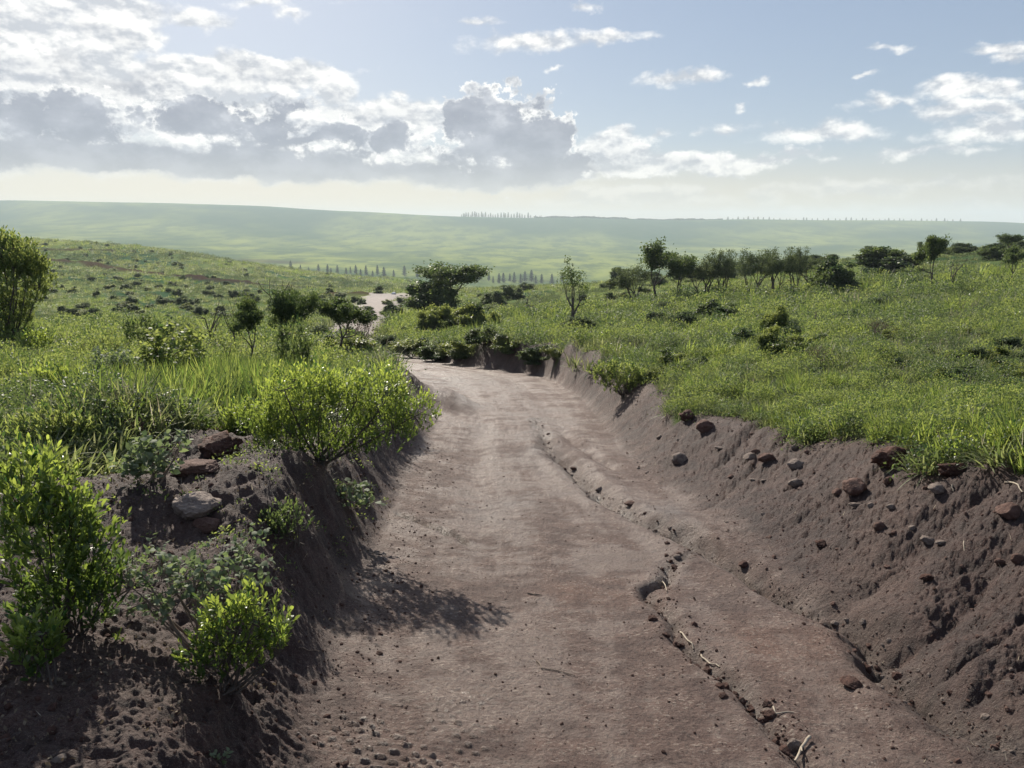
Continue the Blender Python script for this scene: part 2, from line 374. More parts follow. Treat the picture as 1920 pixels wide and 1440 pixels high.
def veg_mask(x, y):
    xl, xr, zr = rd(y); nz = fbm(x, y, .9, 4, .55, 101); nf = fbm(x, y, 3., 3, .55, 103)
    far = 1+sstep(y, 20, 100)*3
    wr = np.interp(y, [0, 3, 5, 7, 9, 12, 15, 20, 26, 60], [1.7, 1.55, 1.35, 1.35, .85, .65, .5, .35, .4, 1.0])
    wl = np.interp(y, [0, 3, 5, 6.5, 8, 12, 16, 25, 60], [3.6, 2.8, 1.6, 1.3, .55, .7, 1.3, 1.0, 1.5])
    r_ = sstep((x-xr-wr)+nz*.5*far+nf*.18, -.05, .14)
    l_ = sstep((xl-wl-x)+nz*.6*far+nf*.2, -.05, .2)
    w = 1-sstep(y, 125, 150)
    return np.where(x > (xl+xr)/2, r_, l_)*w+(1-w)

# ------------------------------------------------------------------ materials
def new_mat(name):
    m = bpy.data.materials.new(name); m.use_nodes = True; g = NG(m.node_tree)
    for n in list(g.n): g.n.remove(n)
    return m, g
def finish(m, g, color, rough=.8, spec=.3, normal=None, trans=None, tcol=None):
    p = g.n.new('ShaderNodeBsdfPrincipled'); g.put(p.inputs['Base Color'], color if isinstance(color, bpy.types.NodeSocket) else (*color, 1))
    g.put(p.inputs['Roughness'], rough); g.put(p.inputs['Specular IOR Level'], spec)
    if normal is not None: g.put(p.inputs['Normal'], normal)
    o = g.n.new('ShaderNodeOutputMaterial')
    if trans:
        t = g.n.new('ShaderNodeBsdfTranslucent'); g.put(t.inputs[0], tcol)
        mx = g.n.new('ShaderNodeMixShader'); g.put(mx.inputs[0], trans)
        g.l.new(p.outputs[0], mx.inputs[1]); g.l.new(t.outputs[0], mx.inputs[2]); g.l.new(mx.outputs[0], o.inputs[0])
    else: g.l.new(p.outputs[0], o.inputs[0])
    return m
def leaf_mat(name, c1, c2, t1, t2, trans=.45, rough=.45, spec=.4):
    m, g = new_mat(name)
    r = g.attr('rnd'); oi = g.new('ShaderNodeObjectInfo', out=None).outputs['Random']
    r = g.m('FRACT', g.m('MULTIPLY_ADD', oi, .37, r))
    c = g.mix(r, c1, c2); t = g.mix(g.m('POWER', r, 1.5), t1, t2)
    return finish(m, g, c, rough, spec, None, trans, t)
def bark_mat(name, c1, c2):
    m, g = new_mat(name)
    co = g.new('ShaderNodeTexCoord', out=None).outputs['Object']
    n = g.noise(co, 30, 4, .6); b = g.new('ShaderNodeBump', ins={'Strength': .5, 'Distance': .01, 'Height': n})
    return finish(m, g, g.mix(n, c1, c2), .9, .2, b)
M = {}
M['leaf_bright'] = leaf_mat('glossy_leaf', (.026, .060, .022), (.09, .14, .035), (.05, .125, .022), (.56, .66, .11), .48, .36, .55)
M['leaf_dark'] = leaf_mat('dark_leaf', (.032, .056, .028), (.085, .12, .045), (.05, .10, .03), (.30, .38, .10), .40, .5, .35)
M['leaf_mid'] = leaf_mat('mid_leaf', (.045, .080, .032), (.115, .155, .055), (.11, .19, .04), (.50, .56, .14), .42, .55, .2)
M['leaf_top'] = leaf_mat('leaf_painted_top_light', (.03, .055, .025), (.13, .17, .05), (.04, .09, .02), (.62, .68, .16), .4, .45, .35)  # dark body to bright top: crown light and shade painted into leaf colour
M['leaf_grey'] = leaf_mat('grey_leaf', (.10, .13, .08), (.20, .235, .15), (.14, .21, .07), (.34, .42, .16), .35, .65, .18)
M['leaf_far'] = leaf_mat('hill_leaf', (.055, .080, .045), (.12, .15, .075), (.10, .15, .05), (.34, .40, .15), .3, .7, .2)
M['leaf_dry'] = leaf_mat('dry_leaf', (.10, .075, .055), (.19, .155, .11), (.10, .075, .045), (.18, .135, .08), .25, .7, .2)
M['blade'] = leaf_mat('grass_blade', (.05, .085, .025), (.12, .16, .05), (.13, .22, .035), (.52, .58, .13), .5, .45, .35)
M['blade_dull'] = leaf_mat('dull_grass_blade', (.07, .09, .04), (.20, .22, .11), (.15, .21, .055), (.62, .64, .25), .42, .55, .3)
M['blade_olive'] = leaf_mat('olive_grass_blade', (.07, .085, .045), (.16, .165, .10), (.10, .13, .05), (.36, .37, .17), .4, .6, .3)
M['blade_dry'] = leaf_mat('dry_grass_head', (.30, .27, .20), (.5, .45, .36), (.4, .33, .22), (.65, .58, .45), .4, .7, .2)
M['pine'] = leaf_mat('conifer_needles', (.03, .05, .04), (.055, .08, .055), (.03, .06, .02), (.06, .1, .03), .2, .7, .2)
M['bark'] = bark_mat('bark', (.05, .042, .035), (.12, .10, .085))
M['twig'] = bark_mat('twig', (.12, .09, .07), (.24, .19, .15))
M['bleached'] = bark_mat('bleached_wood', (.28, .23, .175), (.46, .40, .32))
def rock_mat(name, c1, c2, c3):
    m, g = new_mat(name)
    co = g.new('ShaderNodeTexCoord', out=None).outputs['Object']
    rnd = g.new('ShaderNodeObjectInfo', out=None).outputs['Random']
    co = g.vm('ADD', co, g.new('ShaderNodeCombineXYZ', ins={0: g.m('MULTIPLY', rnd, 30.), 1: rnd, 2: 0.}))
    n = g.noise(co, 3.5, 6, .65); n2 = g.noise(co, 18, 4, .6)
    c = g.mix(g.ss(n, .35, .65), c1, c2); c = g.mix(g.m('MULTIPLY', g.ss(n2, .5, .7), .6), c, c3)
    b = g.new('ShaderNodeBump', ins={'Strength': .7, 'Distance': .05, 'Height': g.m('ADD', n, g.m('MULTIPLY', n2, .4))})
    return finish(m, g, c, .85, .25, b)
M['rock_grey'] = rock_mat('grey_stone', (.15, .115, .098), (.25, .20, .17), (.33, .28, .235))
M['rock_red'] = rock_mat('red_stone', (.095, .052, .042), (.15, .088, .07), (.20, .14, .11))
M['clod'] = rock_mat('earth_clod', (.055, .028, .022), (.10, .05, .038), (.13, .075, .055))
M['rock_white'] = rock_mat('white_stone', (.75, .73, .70), (.85, .84, .82), (.7, .66, .6))

def ground_mat():
    m, g = new_mat('red_earth_and_turf')
    co = g.new('ShaderNodeTexCoord', out=None).outputs['Object']
    veg = g.attr('veg'); pale = g.attr('pale'); tone = g.attr('tone'); far = g.attr('far')
    n0 = g.noise(co, .9, 5, .6); n1 = g.noise(co, 6, 6, .65); n2 = g.noise(co, 45, 5, .7); n3 = g.noise(co, 220, 3, .7)
    sd = g.mix(g.ss(n1, .3, .7), (.028, .013, .011), (.072, .035, .028))
    soil = g.mix(g.attr('road'), sd, g.mix(g.ss(n1, .3, .7), (.072, .037, .029), (.138, .079, .062)))
    soil = g.mix(g.m('MULTIPLY', g.ss(n0, .45, .7), .35), soil, (.17, .105, .08))
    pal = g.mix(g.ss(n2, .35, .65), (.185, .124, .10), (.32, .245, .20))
    soil = g.mix(g.m('MULTIPLY', pale, g.ss(n2, .25, .75, .55, 1.)), soil, pal)  # pale dry mud, and the road's wet sheen painted as colour
    soil = g.mix(g.m('MULTIPLY', g.attr('orange'), g.ss(n1, .3, .7, .25, .7)), soil, (.20, .088, .05))
    soil = g.mix(g.m('MULTIPLY', g.attr('ash'), .7), soil, (.13, .12, .12))
    soil = g.mix(g.m('MULTIPLY', g.attr('gul'), .75), soil, g.mix(g.ss(n2, .45, .6), (.035, .022, .018), (.20, .165, .135)))
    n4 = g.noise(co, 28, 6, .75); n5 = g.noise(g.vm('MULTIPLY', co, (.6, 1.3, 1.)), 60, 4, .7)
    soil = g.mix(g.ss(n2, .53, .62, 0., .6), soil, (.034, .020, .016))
    soil = g.mix(g.m('MULTIPLY', g.ss(n5, .55, .61), g.ss(n1, .45, .58, .08, g.m('MULTIPLY_ADD', g.attr('road'), .65, .15))), soil, (.34, .275, .225))  # pale flecks painted in for glints off the smooth mud
    soil = g.mix(g.ss(n3, .57, .64, 0., .45), soil, (.27, .205, .165))
    soil = g.mix(g.ss(g.noise(co, 130, 3, .7), .58, .64, 0., .5), soil, (.025, .015, .012))
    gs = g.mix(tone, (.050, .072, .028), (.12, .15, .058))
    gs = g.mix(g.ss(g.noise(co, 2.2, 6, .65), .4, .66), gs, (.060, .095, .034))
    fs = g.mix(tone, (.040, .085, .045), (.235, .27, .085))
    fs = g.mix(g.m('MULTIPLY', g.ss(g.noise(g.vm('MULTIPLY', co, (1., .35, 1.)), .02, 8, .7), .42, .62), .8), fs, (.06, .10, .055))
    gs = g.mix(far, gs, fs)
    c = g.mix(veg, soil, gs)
    c = g.mix(g.attr('scar'), c, (.060, .036, .030))
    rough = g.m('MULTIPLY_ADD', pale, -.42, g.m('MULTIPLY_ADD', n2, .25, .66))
    hgt = g.m('ADD', g.m('MULTIPLY', n1, .25), g.m('ADD', g.m('MULTIPLY', n2, .15), g.m('MULTIPLY', n3, .07)))
    bs = g.m('MULTIPLY_ADD', far, -.8, .85)
    b = g.new('ShaderNodeBump', ins={'Strength': bs, 'Distance': .30, 'Height': hgt})
    return finish(m, g, c, rough, g.m('MULTIPLY_ADD', veg, -.5, .5), b)
M['ground'] = ground_mat()

# ------------------------------------------------------------------ the ground: one sheet
TRACKS = [([hit(*q) for q in ps], w, d) for ps, w, d in ((((95, 489), (180, 497), (240, 508), (310, 516), (430, 531), (560, 542)), 3.4, 1.1), (((50, 468), (215, 471)), 4.0, .9), (((620, 552), (690, 554), (740, 560)), 2.6, .8))]
def off_track(x, y):
    k = np.ones(len(x), bool)
    for pts, wd, dp in TRACKS: k &= polyd(x, y, [(p.x, p.y) for p in pts])[0] > wd*1.15
    return k
def build_ground():
    y0 = np.linspace(-25, .6, 14)[:-1]
    inv = 1/np.linspace(1/.6, 1/1.9, 30)[:-1]; inv2 = np.concatenate([1/np.linspace(1/1.9, 1/15., 480)[:-1], np.linspace(15, 32, 190)[:-1], np.linspace(32, 45, 50)])
    y1 = np.geomspace(45, 7000, 300)[1:]
    ys = np.concatenate([y0, inv, inv2, y1])
    u = np.concatenate([np.linspace(-2.2, -.72, 60)[:-1], np.linspace(-.72, .72, 760), np.linspace(.72, 2.2, 60)[1:]])
    W = np.where(ys > 1.5, ys+.15, np.where(ys > 0, 1.65+(1.5-ys)*.5, 2.4+np.abs(ys)))
    Y, U = np.meshgrid(ys, u, indexing='ij'); X = U*W[:, None]
    x = X.ravel(); y = Y.ravel()
    z = tz(x, y)
    veg = veg_mask(x, y)
    xl, xr, _ = rd(y); c = (x-(xl+xr)/2)/((xr-xl)/2); inroad = sstep(-np.abs(c), -1.15, -.9)
    # hill lines: a cut track along the left hill
    scar = np.zeros_like(x)
    mm = (y > 80) & (y < 420)
    for pts, wd, dp in TRACKS:
        d, t = polyd(x[mm]+fbm(x[mm], y[mm], .05, 2, .5, 7)*3, y[mm], [(p.x, p.y) for p in pts])
        k = np.exp(-(d/wd)**4); scar[mm] = np.maximum(scar[mm], k*.9)
        z[mm] += dp*.62*k*np.clip(.8+fbm(x[mm], y[mm], .06, 3, .5, 229)*1.2, .1, 1.3)
    # a bare brown patch on the plain and pale strips by the conifers
    fx = (x/np.maximum(y, 1))
    def pq(px, h): return (px-960)/FPX, h
    band = np.exp(-((fx-pq(520, 0)[0])/.05)**4-((y-1120)/45)**4); scar = np.maximum(scar, band*.55)
    band = np.exp(-((fx-.015)/.05)**6-((y-935)/14)**4); scar = np.maximum(scar, band*.35)
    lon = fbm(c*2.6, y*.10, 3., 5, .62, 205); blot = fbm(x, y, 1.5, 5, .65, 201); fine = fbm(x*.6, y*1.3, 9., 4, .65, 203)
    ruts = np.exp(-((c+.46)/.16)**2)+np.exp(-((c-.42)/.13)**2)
    pale = inroad*np.clip(.26+blot*1.15+lon*.7+fine*.75+ruts*.22*sstep(y, 3.5, 8)+.25*sstep(y, 10, 16), 0, 1)*(1-sstep(y, 34, 52)*.95)  # worn wheel tracks, plus wet sheen painted as pale blotches
    pale = np.clip(pale+tread(x, y)*.9, 0, 1)  # moist shine on the tread tops painted pale
    gul = np.zeros_like(x); mg = y < 30
    for pts, dep, wd in GUL[:3]:
        d, t = polyd(x[mg]+fbm(x[mg], y[mg], 2.2, 3, .55, 41)*.09, y[mg]+fbm(x[mg], y[mg], 2.2, 3, .55, 47)*.09, pts); gul[mg] = np.maximum(gul[mg], np.exp(-(d/(wd*.9))**2)*np.clip(.7+fbm(x[mg], y[mg], 8., 3, .6, 217), 0, 1))
    ox, oy = on_plane(1150, 1110)
    orange = np.exp(-(((x-ox)/.45)**2+((y-oy)/.28)**2))*np.clip(.7+fbm(x, y, 4, 3, .5, 211)*.8, 0, 1)
    ox, oy = on_plane(1450, 1200)
    orange = np.maximum(orange, .5*np.exp(-(((x-ox)/.5)**2+((y-oy)/.3)**2)))
    ash = np.zeros_like(x)
    for (a, b, ra, rb, s) in ((1260, 960, .28, .45, .8), (940, 950, .35, .45, .7), (1000, 835, .3, 1.2, .6), (700, 1120, .2, .3, 0), (850, 715, 1.2, 2, .5), (1330, 1120, .4, .3, .4)):
        ox, oy = on_plane(a, b); ash = np.maximum(ash, s*np.exp(-(((x-ox)/ra)**2+((y-oy)/rb)**2)))
    ash *= np.clip(.75+fbm(x, y, 3, 3, .5, 213)*.9, 0, 1)
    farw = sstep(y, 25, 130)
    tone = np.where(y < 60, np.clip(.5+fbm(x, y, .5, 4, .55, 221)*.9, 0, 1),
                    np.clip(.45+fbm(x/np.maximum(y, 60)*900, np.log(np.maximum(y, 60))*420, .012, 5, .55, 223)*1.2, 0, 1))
    tone = np.where(y > 600, np.clip(tone*1.0+.35*np.exp(-((y-1350)/520)**2)-.30*sstep(y, 2000, 2900)-.25*sstep(fbm(x, y, .0016, 3, .5, 225), .1, .35), 0, 1), tone)  # cloud shadow on the far plateau painted in as a darker upper band
    nr, nc = X.shape
    i = np.arange(nr-1)[:, None]*nc+np.arange(nc-1)[None]
    q = np.stack([i, i+1, i+nc+1, i+nc], -1).reshape(-1, 4)
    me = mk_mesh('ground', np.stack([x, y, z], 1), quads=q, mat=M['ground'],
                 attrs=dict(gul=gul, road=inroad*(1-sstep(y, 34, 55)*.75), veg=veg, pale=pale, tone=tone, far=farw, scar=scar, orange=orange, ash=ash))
    tag(mk_obj('ground', me), 'red dirt track cut through green pasture that runs down to a wide valley', kind='structure')
build_ground()

# ------------------------------------------------------------------ haze
def build_haze():
    bm = bmesh.new(); bmesh.ops.create_cube(bm, size=1.)
    lo, hi = np.array([-20000, -120, -260.]), np.array([20000, 8000, 165.])
    for v in bm.verts:
        v.co = Vector([(lo[k] if v.co[k] < 0 else hi[k]) for k in range(3)])
    me = bpy.data.meshes.new('haze'); bm.to_mesh(me); bm.free()
    m, g = new_mat('haze_air')
    p = g.n.new('ShaderNodeVolumePrincipled'); p.inputs['Color'].default_value = (.80, .90, 1., 1)
    p.inputs['Density'].default_value = HAZE; p.inputs['Anisotropy'].default_value = .1
    o = g.n.new('ShaderNodeOutputMaterial'); g.l.new(p.outputs[0], o.inputs['Volume'])
    me.materials.append(m)
    tag(mk_obj('haze', me), 'thin blue haze lying over the valley', kind='stuff')
HAZE = .00021
build_haze()

# ------------------------------------------------------------------ leaf and blade batches
RNG = np.random.default_rng(7)
LEAF_OV = np.array([[0, 0, 0], [.38, -.42, .10], [.38, .42, .10], [.74, -.40, .06], [.74, .40, .06], [1, 0, -.06]])   # widest near the tip
LEAF_RD = np.array([[0, 0, 0], [.22, -.5, .08], [.22, .5, .08], [.62, -.45, .02], [.62, .45, .02], [1, 0, -.14]])
LT = np.array([[0, 2, 1], [1, 2, 4], [1, 4, 3], [3, 4, 5]])
def unit(v): return v/np.maximum(np.linalg.norm(v, axis=-1, keepdims=True), 1e-9)
def leaf_geo(pos, dr, nrm, ln, wd, rnd, tpl=LEAF_OV):
    pos = np.asarray(pos, float); dr = unit(np.asarray(dr, float)); side = unit(np.cross(dr, nrm)); n = np.cross(side, dr)
    N = len(pos); ln = np.broadcast_to(ln, N)[:, None, None]; wd = np.broadcast_to(wd, N)[:, None, None]
    V = pos[:, None]+dr[:, None]*tpl[None, :, :1]*ln+side[:, None]*tpl[None, :, 1:2]*wd+n[:, None]*tpl[None, :, 2:]*ln
    k = len(tpl); T = (np.arange(N)[:, None, None]*k+LT[None]).reshape(-1, 3)
    return V.reshape(-1, 3), T, np.repeat(rnd, k)
def quad_geo(pos, nrm, size, rnd, rng):            # leaf clumps for distant crowns: small bent triangles
    N = len(pos); a = unit(np.cross(nrm, unit(rng.normal(size=(N, 3))))); b = np.cross(nrm, a)
    s = size[:, None]
    V = np.stack([pos-a*s*.5-b*s*.35, pos+a*s*.5-b*s*.3, pos+b*s*.6+nrm*s*.1, pos-a*s*.1-b*s*.1+nrm*s*.35], 1)
    T = (np.arange(N)[:, None, None]*4+np.array([[0, 1, 2], [0, 3, 2]])[None]).reshape(-1, 3)
    return V.reshape(-1, 3), T, np.repeat(rnd, 4)
def blades_geo(base, az, lean, ln, wd, rnd, curl):
    N = len(base); d = np.stack([np.cos(az), np.sin(az), az*0], 1); s = np.stack([-np.sin(az), np.cos(az), az*0], 1)
    V = []
    for k, (t, w) in enumerate(((0, .7), (.35, 1.), (.7, .75))):
        ang = lean+curl*t
        h = ln*t*np.cos(lean+curl*t*.5); r = ln*t*np.sin(lean+curl*t*.5)
        c = base+d*r[:, None]+np.array([0, 0, 1.])*h[:, None]
        V += [c-s*(wd*w*.5)[:, None], c+s*(wd*w*.5)[:, None]]
    h = ln*np.cos(lean+curl*.5); r = ln*np.sin(lean+curl*.5)
    V.append(base+d*r[:, None]+np.array([0, 0, 1.])*h[:, None])
    V = np.stack(V, 1)
    T = np.array([[0, 1, 3], [0, 3, 2], [2, 3, 5], [2, 5, 4], [4, 5, 6]])
    return V.reshape(-1, 3), (np.arange(N)[:, None, None]*7+T[None]).reshape(-1, 3), np.repeat(rnd, 7)
def tubes_geo(segs, sides=5):
    V = []; Q = []
    for (p0, p1, r0, r1) in segs:
        p0 = np.asarray(p0, float); p1 = np.asarray(p1, float); d = unit(p1-p0)
        a = unit(np.cross(d, [0.31, .95, .1])); b = np.cross(d, a); i = len(V)*sides
        for p, r in ((p0-d*r0*.4, r0), (p1, r1)):
            V.append(np.stack([p+r*(a*math.cos(2*math.pi*k/sides)+b*math.sin(2*math.pi*k/sides)) for k in range(sides)]))
        for k in range(sides):
            k2 = (k+1) % sides; Q.append((i+k, i+k2, i+sides+k2, i+sides+k))
    return np.concatenate(V), np.array(Q)
def cat(parts):
    V = []; T = []; A = []; o = 0
    for v, t, a in parts: V.append(v); T.append(t+o); A.append(a); o += len(v)
    return np.concatenate(V), np.concatenate(T), np.concatenate(A)

# ------------------------------------------------------------------ tree kinds, each of unit height
def skel(rng, kind):
    segs = []; tips = []
    def grow(p, d, ln, r, lev, maxlev, up, spread):
        n = 3; q = p; dd = d
        for k in range(n):
            dd = unit(dd+rng.normal(size=3)*.16+np.array([0, 0, up*.12])); q2 = q+dd*ln/n
            r2 = r*(1-.13*(k+1)); segs.append((q, q2, r*(1-.13*k), r2)); q = q2
            if lev >= maxlev-1: tips.append((q, dd))
            elif k == 1 and rng.random() < .7:
                s = unit(dd+unit(rng.normal(size=3))*spread); grow(q, s, ln*.65, r2*.6, lev+1, maxlev, up, spread)
        if lev < maxlev:
            for _ in range(2 if lev else 3):
                s = unit(dd+unit(rng.normal(size=3)*np.array([1, 1, .5]))*spread)
                grow(q, s, ln*rng.uniform(.6, .85), r2*.68, lev+1, maxlev, up, spread)
    wind = np.array([rng.uniform(-.15, .35), 0, 0])
    if kind == 'umbrella': grow(np.zeros(3), unit(np.array([0, 0, 1.])+wind), .42, .026, 0, 3, .5, .85)
    elif kind == 'multi':
        for k in range(3):
            a = k*2.1+rng.uniform(0, 1); grow(np.array([math.cos(a), math.sin(a), 0])*.03, unit(np.array([math.cos(a)*.45, math.sin(a)*.45, 1.])+wind), .38, .026, 0, 3, .6, .7)
    elif kind == 'sparse': grow(np.zeros(3), unit(np.array([0, 0, 1.])+wind), .45, .032, 0, 3, .8, .6)
    elif kind == 'snag': grow(np.zeros(3), unit(np.array([0, 0, 1.])+wind), .45, .045, 0, 2, .4, .8)
    elif kind == 'round':
        for k in range(7):
            a = k*.9+rng.uniform(0, 1); e = rng.uniform(.4, 1.2)
            grow(np.zeros(3), unit(np.array([math.cos(a), math.sin(a), e])), .30, .014, 1, 3, .3, .8)
    S = np.array([[*a, *b] for a, b, _, _ in segs]); zmax = max(S[:, 2].max(), S[:, 5].max()); zmin = 0
    rad = np.abs(S[:, [0, 1, 3, 4]]).max()
    fz = .93/zmax; fr = .46/rad
    f = np.array([fr, fr, fz])
    segs = [(a*f, b*f, r0, r1) for a, b, r0, r1 in segs]; tips = [(p*f, d) for p, d in tips]
    return segs, tips
def crown_geo(rng, tips, kind, size, per, spread):
    P = []; Nn = []
    for p, d in tips:
        if rng.random() < .08 or (kind in ('umbrella', 'multi', 'sparse') and p[2] < (.6 if kind == 'umbrella' else .5)): continue
        n = int(per*rng.uniform(.4, 1.5)); s = spread*rng.uniform(.7, 1.4)
        P.append(p+rng.normal(size=(n, 3))*np.array([s, s, s*.5])+np.array([0, 0, s*.3]))
        Nn.append(unit(rng.normal(size=(n, 3))+np.array([0, 0, .6])))
    P = np.concatenate(P); Nn = np.concatenate(Nn); keep = P[:, 2] > .02; P = P[keep]; Nn = Nn[keep]
    clump = fbm(P[:, 0]*1+P[:, 2], P[:, 1]-P[:, 2], 7., 2, .5, 3)*.5+.5
    rnd = np.clip(clump*.5+rng.random(len(P))*.5, 0, 1) if kind != 'round' else np.clip((P[:, 2]-.35)*1.1+clump*.25+rng.random(len(P))*.3, 0, .99)  # round crowns: self-shading painted by height, brighter towards the top
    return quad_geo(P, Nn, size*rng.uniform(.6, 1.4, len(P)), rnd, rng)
TREES = {}
def tree_kind(key, kind, seed, size, per, spread, leaf, bark='bark'):
    rng = np.random.default_rng(seed); segs, tips = skel(rng, kind)
    V, Q = tubes_geo(segs, 4 if kind in ('round',) else 5)
    tm = mk_mesh('trunk', V, quads=Q, mat=M[bark]); cm = None
    if per:
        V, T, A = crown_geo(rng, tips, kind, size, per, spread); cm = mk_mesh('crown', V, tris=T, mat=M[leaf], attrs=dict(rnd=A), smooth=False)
    TREES[key] = (tm, cm)
for i in range(3): tree_kind(f'umb{i}', 'umbrella', 10+i, .026, 110, .050, 'leaf_dark')
for i in range(3): tree_kind(f'mul{i}', 'multi', 20+i, .020, 26, .042, 'leaf_far')
for i in range(2): tree_kind(f'spa{i}', 'sparse', 30+i, .022, 14, .040, 'leaf_dark')
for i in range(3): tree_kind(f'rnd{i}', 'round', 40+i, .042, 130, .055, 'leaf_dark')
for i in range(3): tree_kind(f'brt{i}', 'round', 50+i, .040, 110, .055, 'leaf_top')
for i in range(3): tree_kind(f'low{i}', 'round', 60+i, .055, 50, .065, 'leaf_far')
for i in range(3): tree_kind(f'sng{i}', 'snag', 70+i, 0, 0, 0, 'leaf_far', 'bark')
for i in range(2): tree_kind(f'dry{i}', 'multi', 80+i, .03, 2, .05, 'leaf_dry', 'twig')
def place_tree(name, label, cat_, px, base_py, hpx, wpx, key, h=None, group=None, parts=True, rz=None, sink=.02, trunk_name='trunk', crown_name='crown'):
    p = at(px, h) if h else hit(px, base_py)
    if h and base_py:
        q = hit(px, base_py)
        if q is not None and h/2 < q.y < h*2: p = q
    dist = p.y/math.cos(PITCH)
    H = hpx*dist/FPX*1.12; Wd = wpx*dist/FPX*1.3
    tm, cm = TREES[key]
    rng = np.random.default_rng(int(px*7+hpx))
    if not parts and cm:
        o = mk_obj(name, cm); o.location = p-Vector((0, 0, H*sink)); o.scale = (Wd, Wd, H); o.rotation_euler = (0, 0, rng.uniform(0, 6.28) if rz is None else rz)
        return tag(o, label, cat_, group)
    e = empty(name, p-Vector((0, 0, H*sink)), rng.uniform(0, 6.28) if rz is None else rz, (Wd, Wd, H)); tag(e, label, cat_, group)
    mk_obj(trunk_name, tm, e)
    if cm: mk_obj(crown_name, cm, e)
    return e
#OBJECTS#
# ------------------------------------------------------------------ near shrubs: stems, foliage, and the largest leaves one by one
UNIT = {}
def unit_leaf(kind, mat, k):
    key = (kind, mat, k)
    if key not in UNIT:
        V, T, A = leaf_geo(np.zeros((1, 3)), np.array([[1., 0, 0]]), np.array([[0, 0, 1.]]), 1., {'ov': .42, 'rd': .75}[kind], np.array([k/7.]), LEAF_OV if kind == 'ov' else LEAF_RD)
        UNIT[key] = mk_mesh('leaf', V, tris=T, mat=M[mat], attrs=dict(rnd=A))
    return UNIT[key]
def near_bush(name, label, cat_, base, lobes, n_shoots, per, leaf_len, kind='ov', mat='leaf_bright', n_parts=0, h=None, seed=1, width=.36,
              up=1.0, bark='bark', stems=14, depth=.8, shoot=.12, group=None, yb=0., shell=.55, stem_r=.006):
    rng = np.random.default_rng(seed)
    b = at(base[0], h) if h else hit(*base)
    dist = b.y/math.cos(PITCH); k = dist/FPX
    # lobe centres and radii in metres, relative to the base
    by = base[1]
    if h:   # where that ground point shows in the photo
        v = b-Vector((0, 0, EYE)); yc = -(v.y*math.sin(-PITCH)*-1+v.z*math.cos(PITCH)); zc = v.y*math.cos(PITCH)-v.z*math.sin(PITCH)
        by = 720+FPX*(-(v.z*math.cos(PITCH)+v.y*math.sin(PITCH)))/zc
    L = [((lx-base[0])*k, rng.uniform(-.3, .3)*lr*k, (by-ly)*k, lr*k, lr*k*depth, lh*k) for lx, ly, lr, lh in lobes]
    wts = np.array([l[3]*l[5] for l in L]); wts /= wts.sum()
    which = rng.choice(len(L), n_shoots, p=wts); Lc = np.array(L)[which]
    dirs = unit(rng.normal(size=(n_shoots, 3))); rad = (shell+(1-shell)*rng.random(n_shoots)**.7)
    bump = 1+.28*fbm(dirs[:, 0]*1.7+which, dirs[:, 2]*1.7+dirs[:, 1]*1.7, 1.3, 3, .6, seed)
    tip = Lc[:, :3]+dirs*Lc[:, 3:]*(rad*bump)[:, None]
    keep = tip[:, 2] > .01; tip = tip[keep]; which = which[keep]
    # stems from the base to shoots; shoots join the nearest stem end
    segs = []; ns = min(stems, len(tip)); idx = rng.choice(len(tip), ns, replace=False); ends = []
    for i in idx:
        p0 = np.array([rng.normal()*.03, rng.normal()*.03, -.03]); p3 = tip[i]; mid = p0*.5+p3*.5+rng.normal(size=3)*.06*np.linalg.norm(p3); mid[2] *= .8
        q = p0; r = stem_r*rng.uniform(.7, 1.4)
        for t in (.2, .4, .6, .8, 1.):
            p = (1-t)**2*p0+2*t*(1-t)*mid+t*t*p3; segs.append((q, p, r, r*.8)); q = p; r *= .8
            if t > .3: ends.append(p)
    ends = np.array(ends)
    dn = ((tip[:, None]-ends[None])**2).sum(2).argmin(1)
    for i in range(0, len(tip), max(1, len(tip)//260)):
        e = ends[dn[i]]; m = (e+tip[i])/2+rng.normal(size=3)*.01
        segs.append((e, m, stem_r*.35, stem_r*.28)); segs.append((m, tip[i], stem_r*.28, stem_r*.18))
    N = len(tip); ax = unit(np.stack([rng.normal(size=N)*.35+dirs[keep][:, 0]*.35, rng.normal(size=N)*.35+dirs[keep][:, 1]*.35, np.full(N, up)], 1))
    sl = shoot*rng.uniform(.6, 1.3, N)
    P = []; D = []; Ln = []; Rn = []
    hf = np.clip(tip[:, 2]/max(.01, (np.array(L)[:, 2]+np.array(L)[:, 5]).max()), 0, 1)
    for j in range(per):
        t = (j+rng.random(N))/per; a = rng.uniform(0, 6.28, N)
        rd_ = unit(np.cross(ax, unit(rng.normal(size=(N, 3))))); op = (.75-.45*t) if kind == 'ov' else (1.5-.4*t)
        P.append(tip+ax*(sl*t)[:, None]); D.append(unit(ax+rd_*op[:, None]+rng.normal(size=(N, 3))*.15))
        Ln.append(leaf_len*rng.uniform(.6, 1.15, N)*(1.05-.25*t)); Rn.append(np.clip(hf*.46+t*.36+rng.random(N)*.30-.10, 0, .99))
    P = np.concatenate(P); D = np.concatenate(D); Ln = np.concatenate(Ln); Rn = np.concatenate(Rn)
    Nn = unit(np.cross(D, np.cross(np.tile([0, 0, 1.], (len(P), 1))+rng.normal(size=(len(P), 3))*.5, D)))
    e = empty(name, b-Vector((0, 0, .01))); tag(e, label, cat_, group)
    V, Q = tubes_geo(segs, 5 if dist < 5 else 4)
    mk_obj('stems', mk_mesh('stems', V, quads=Q, mat=M[bark]), e)
    near = np.zeros(len(P), bool)
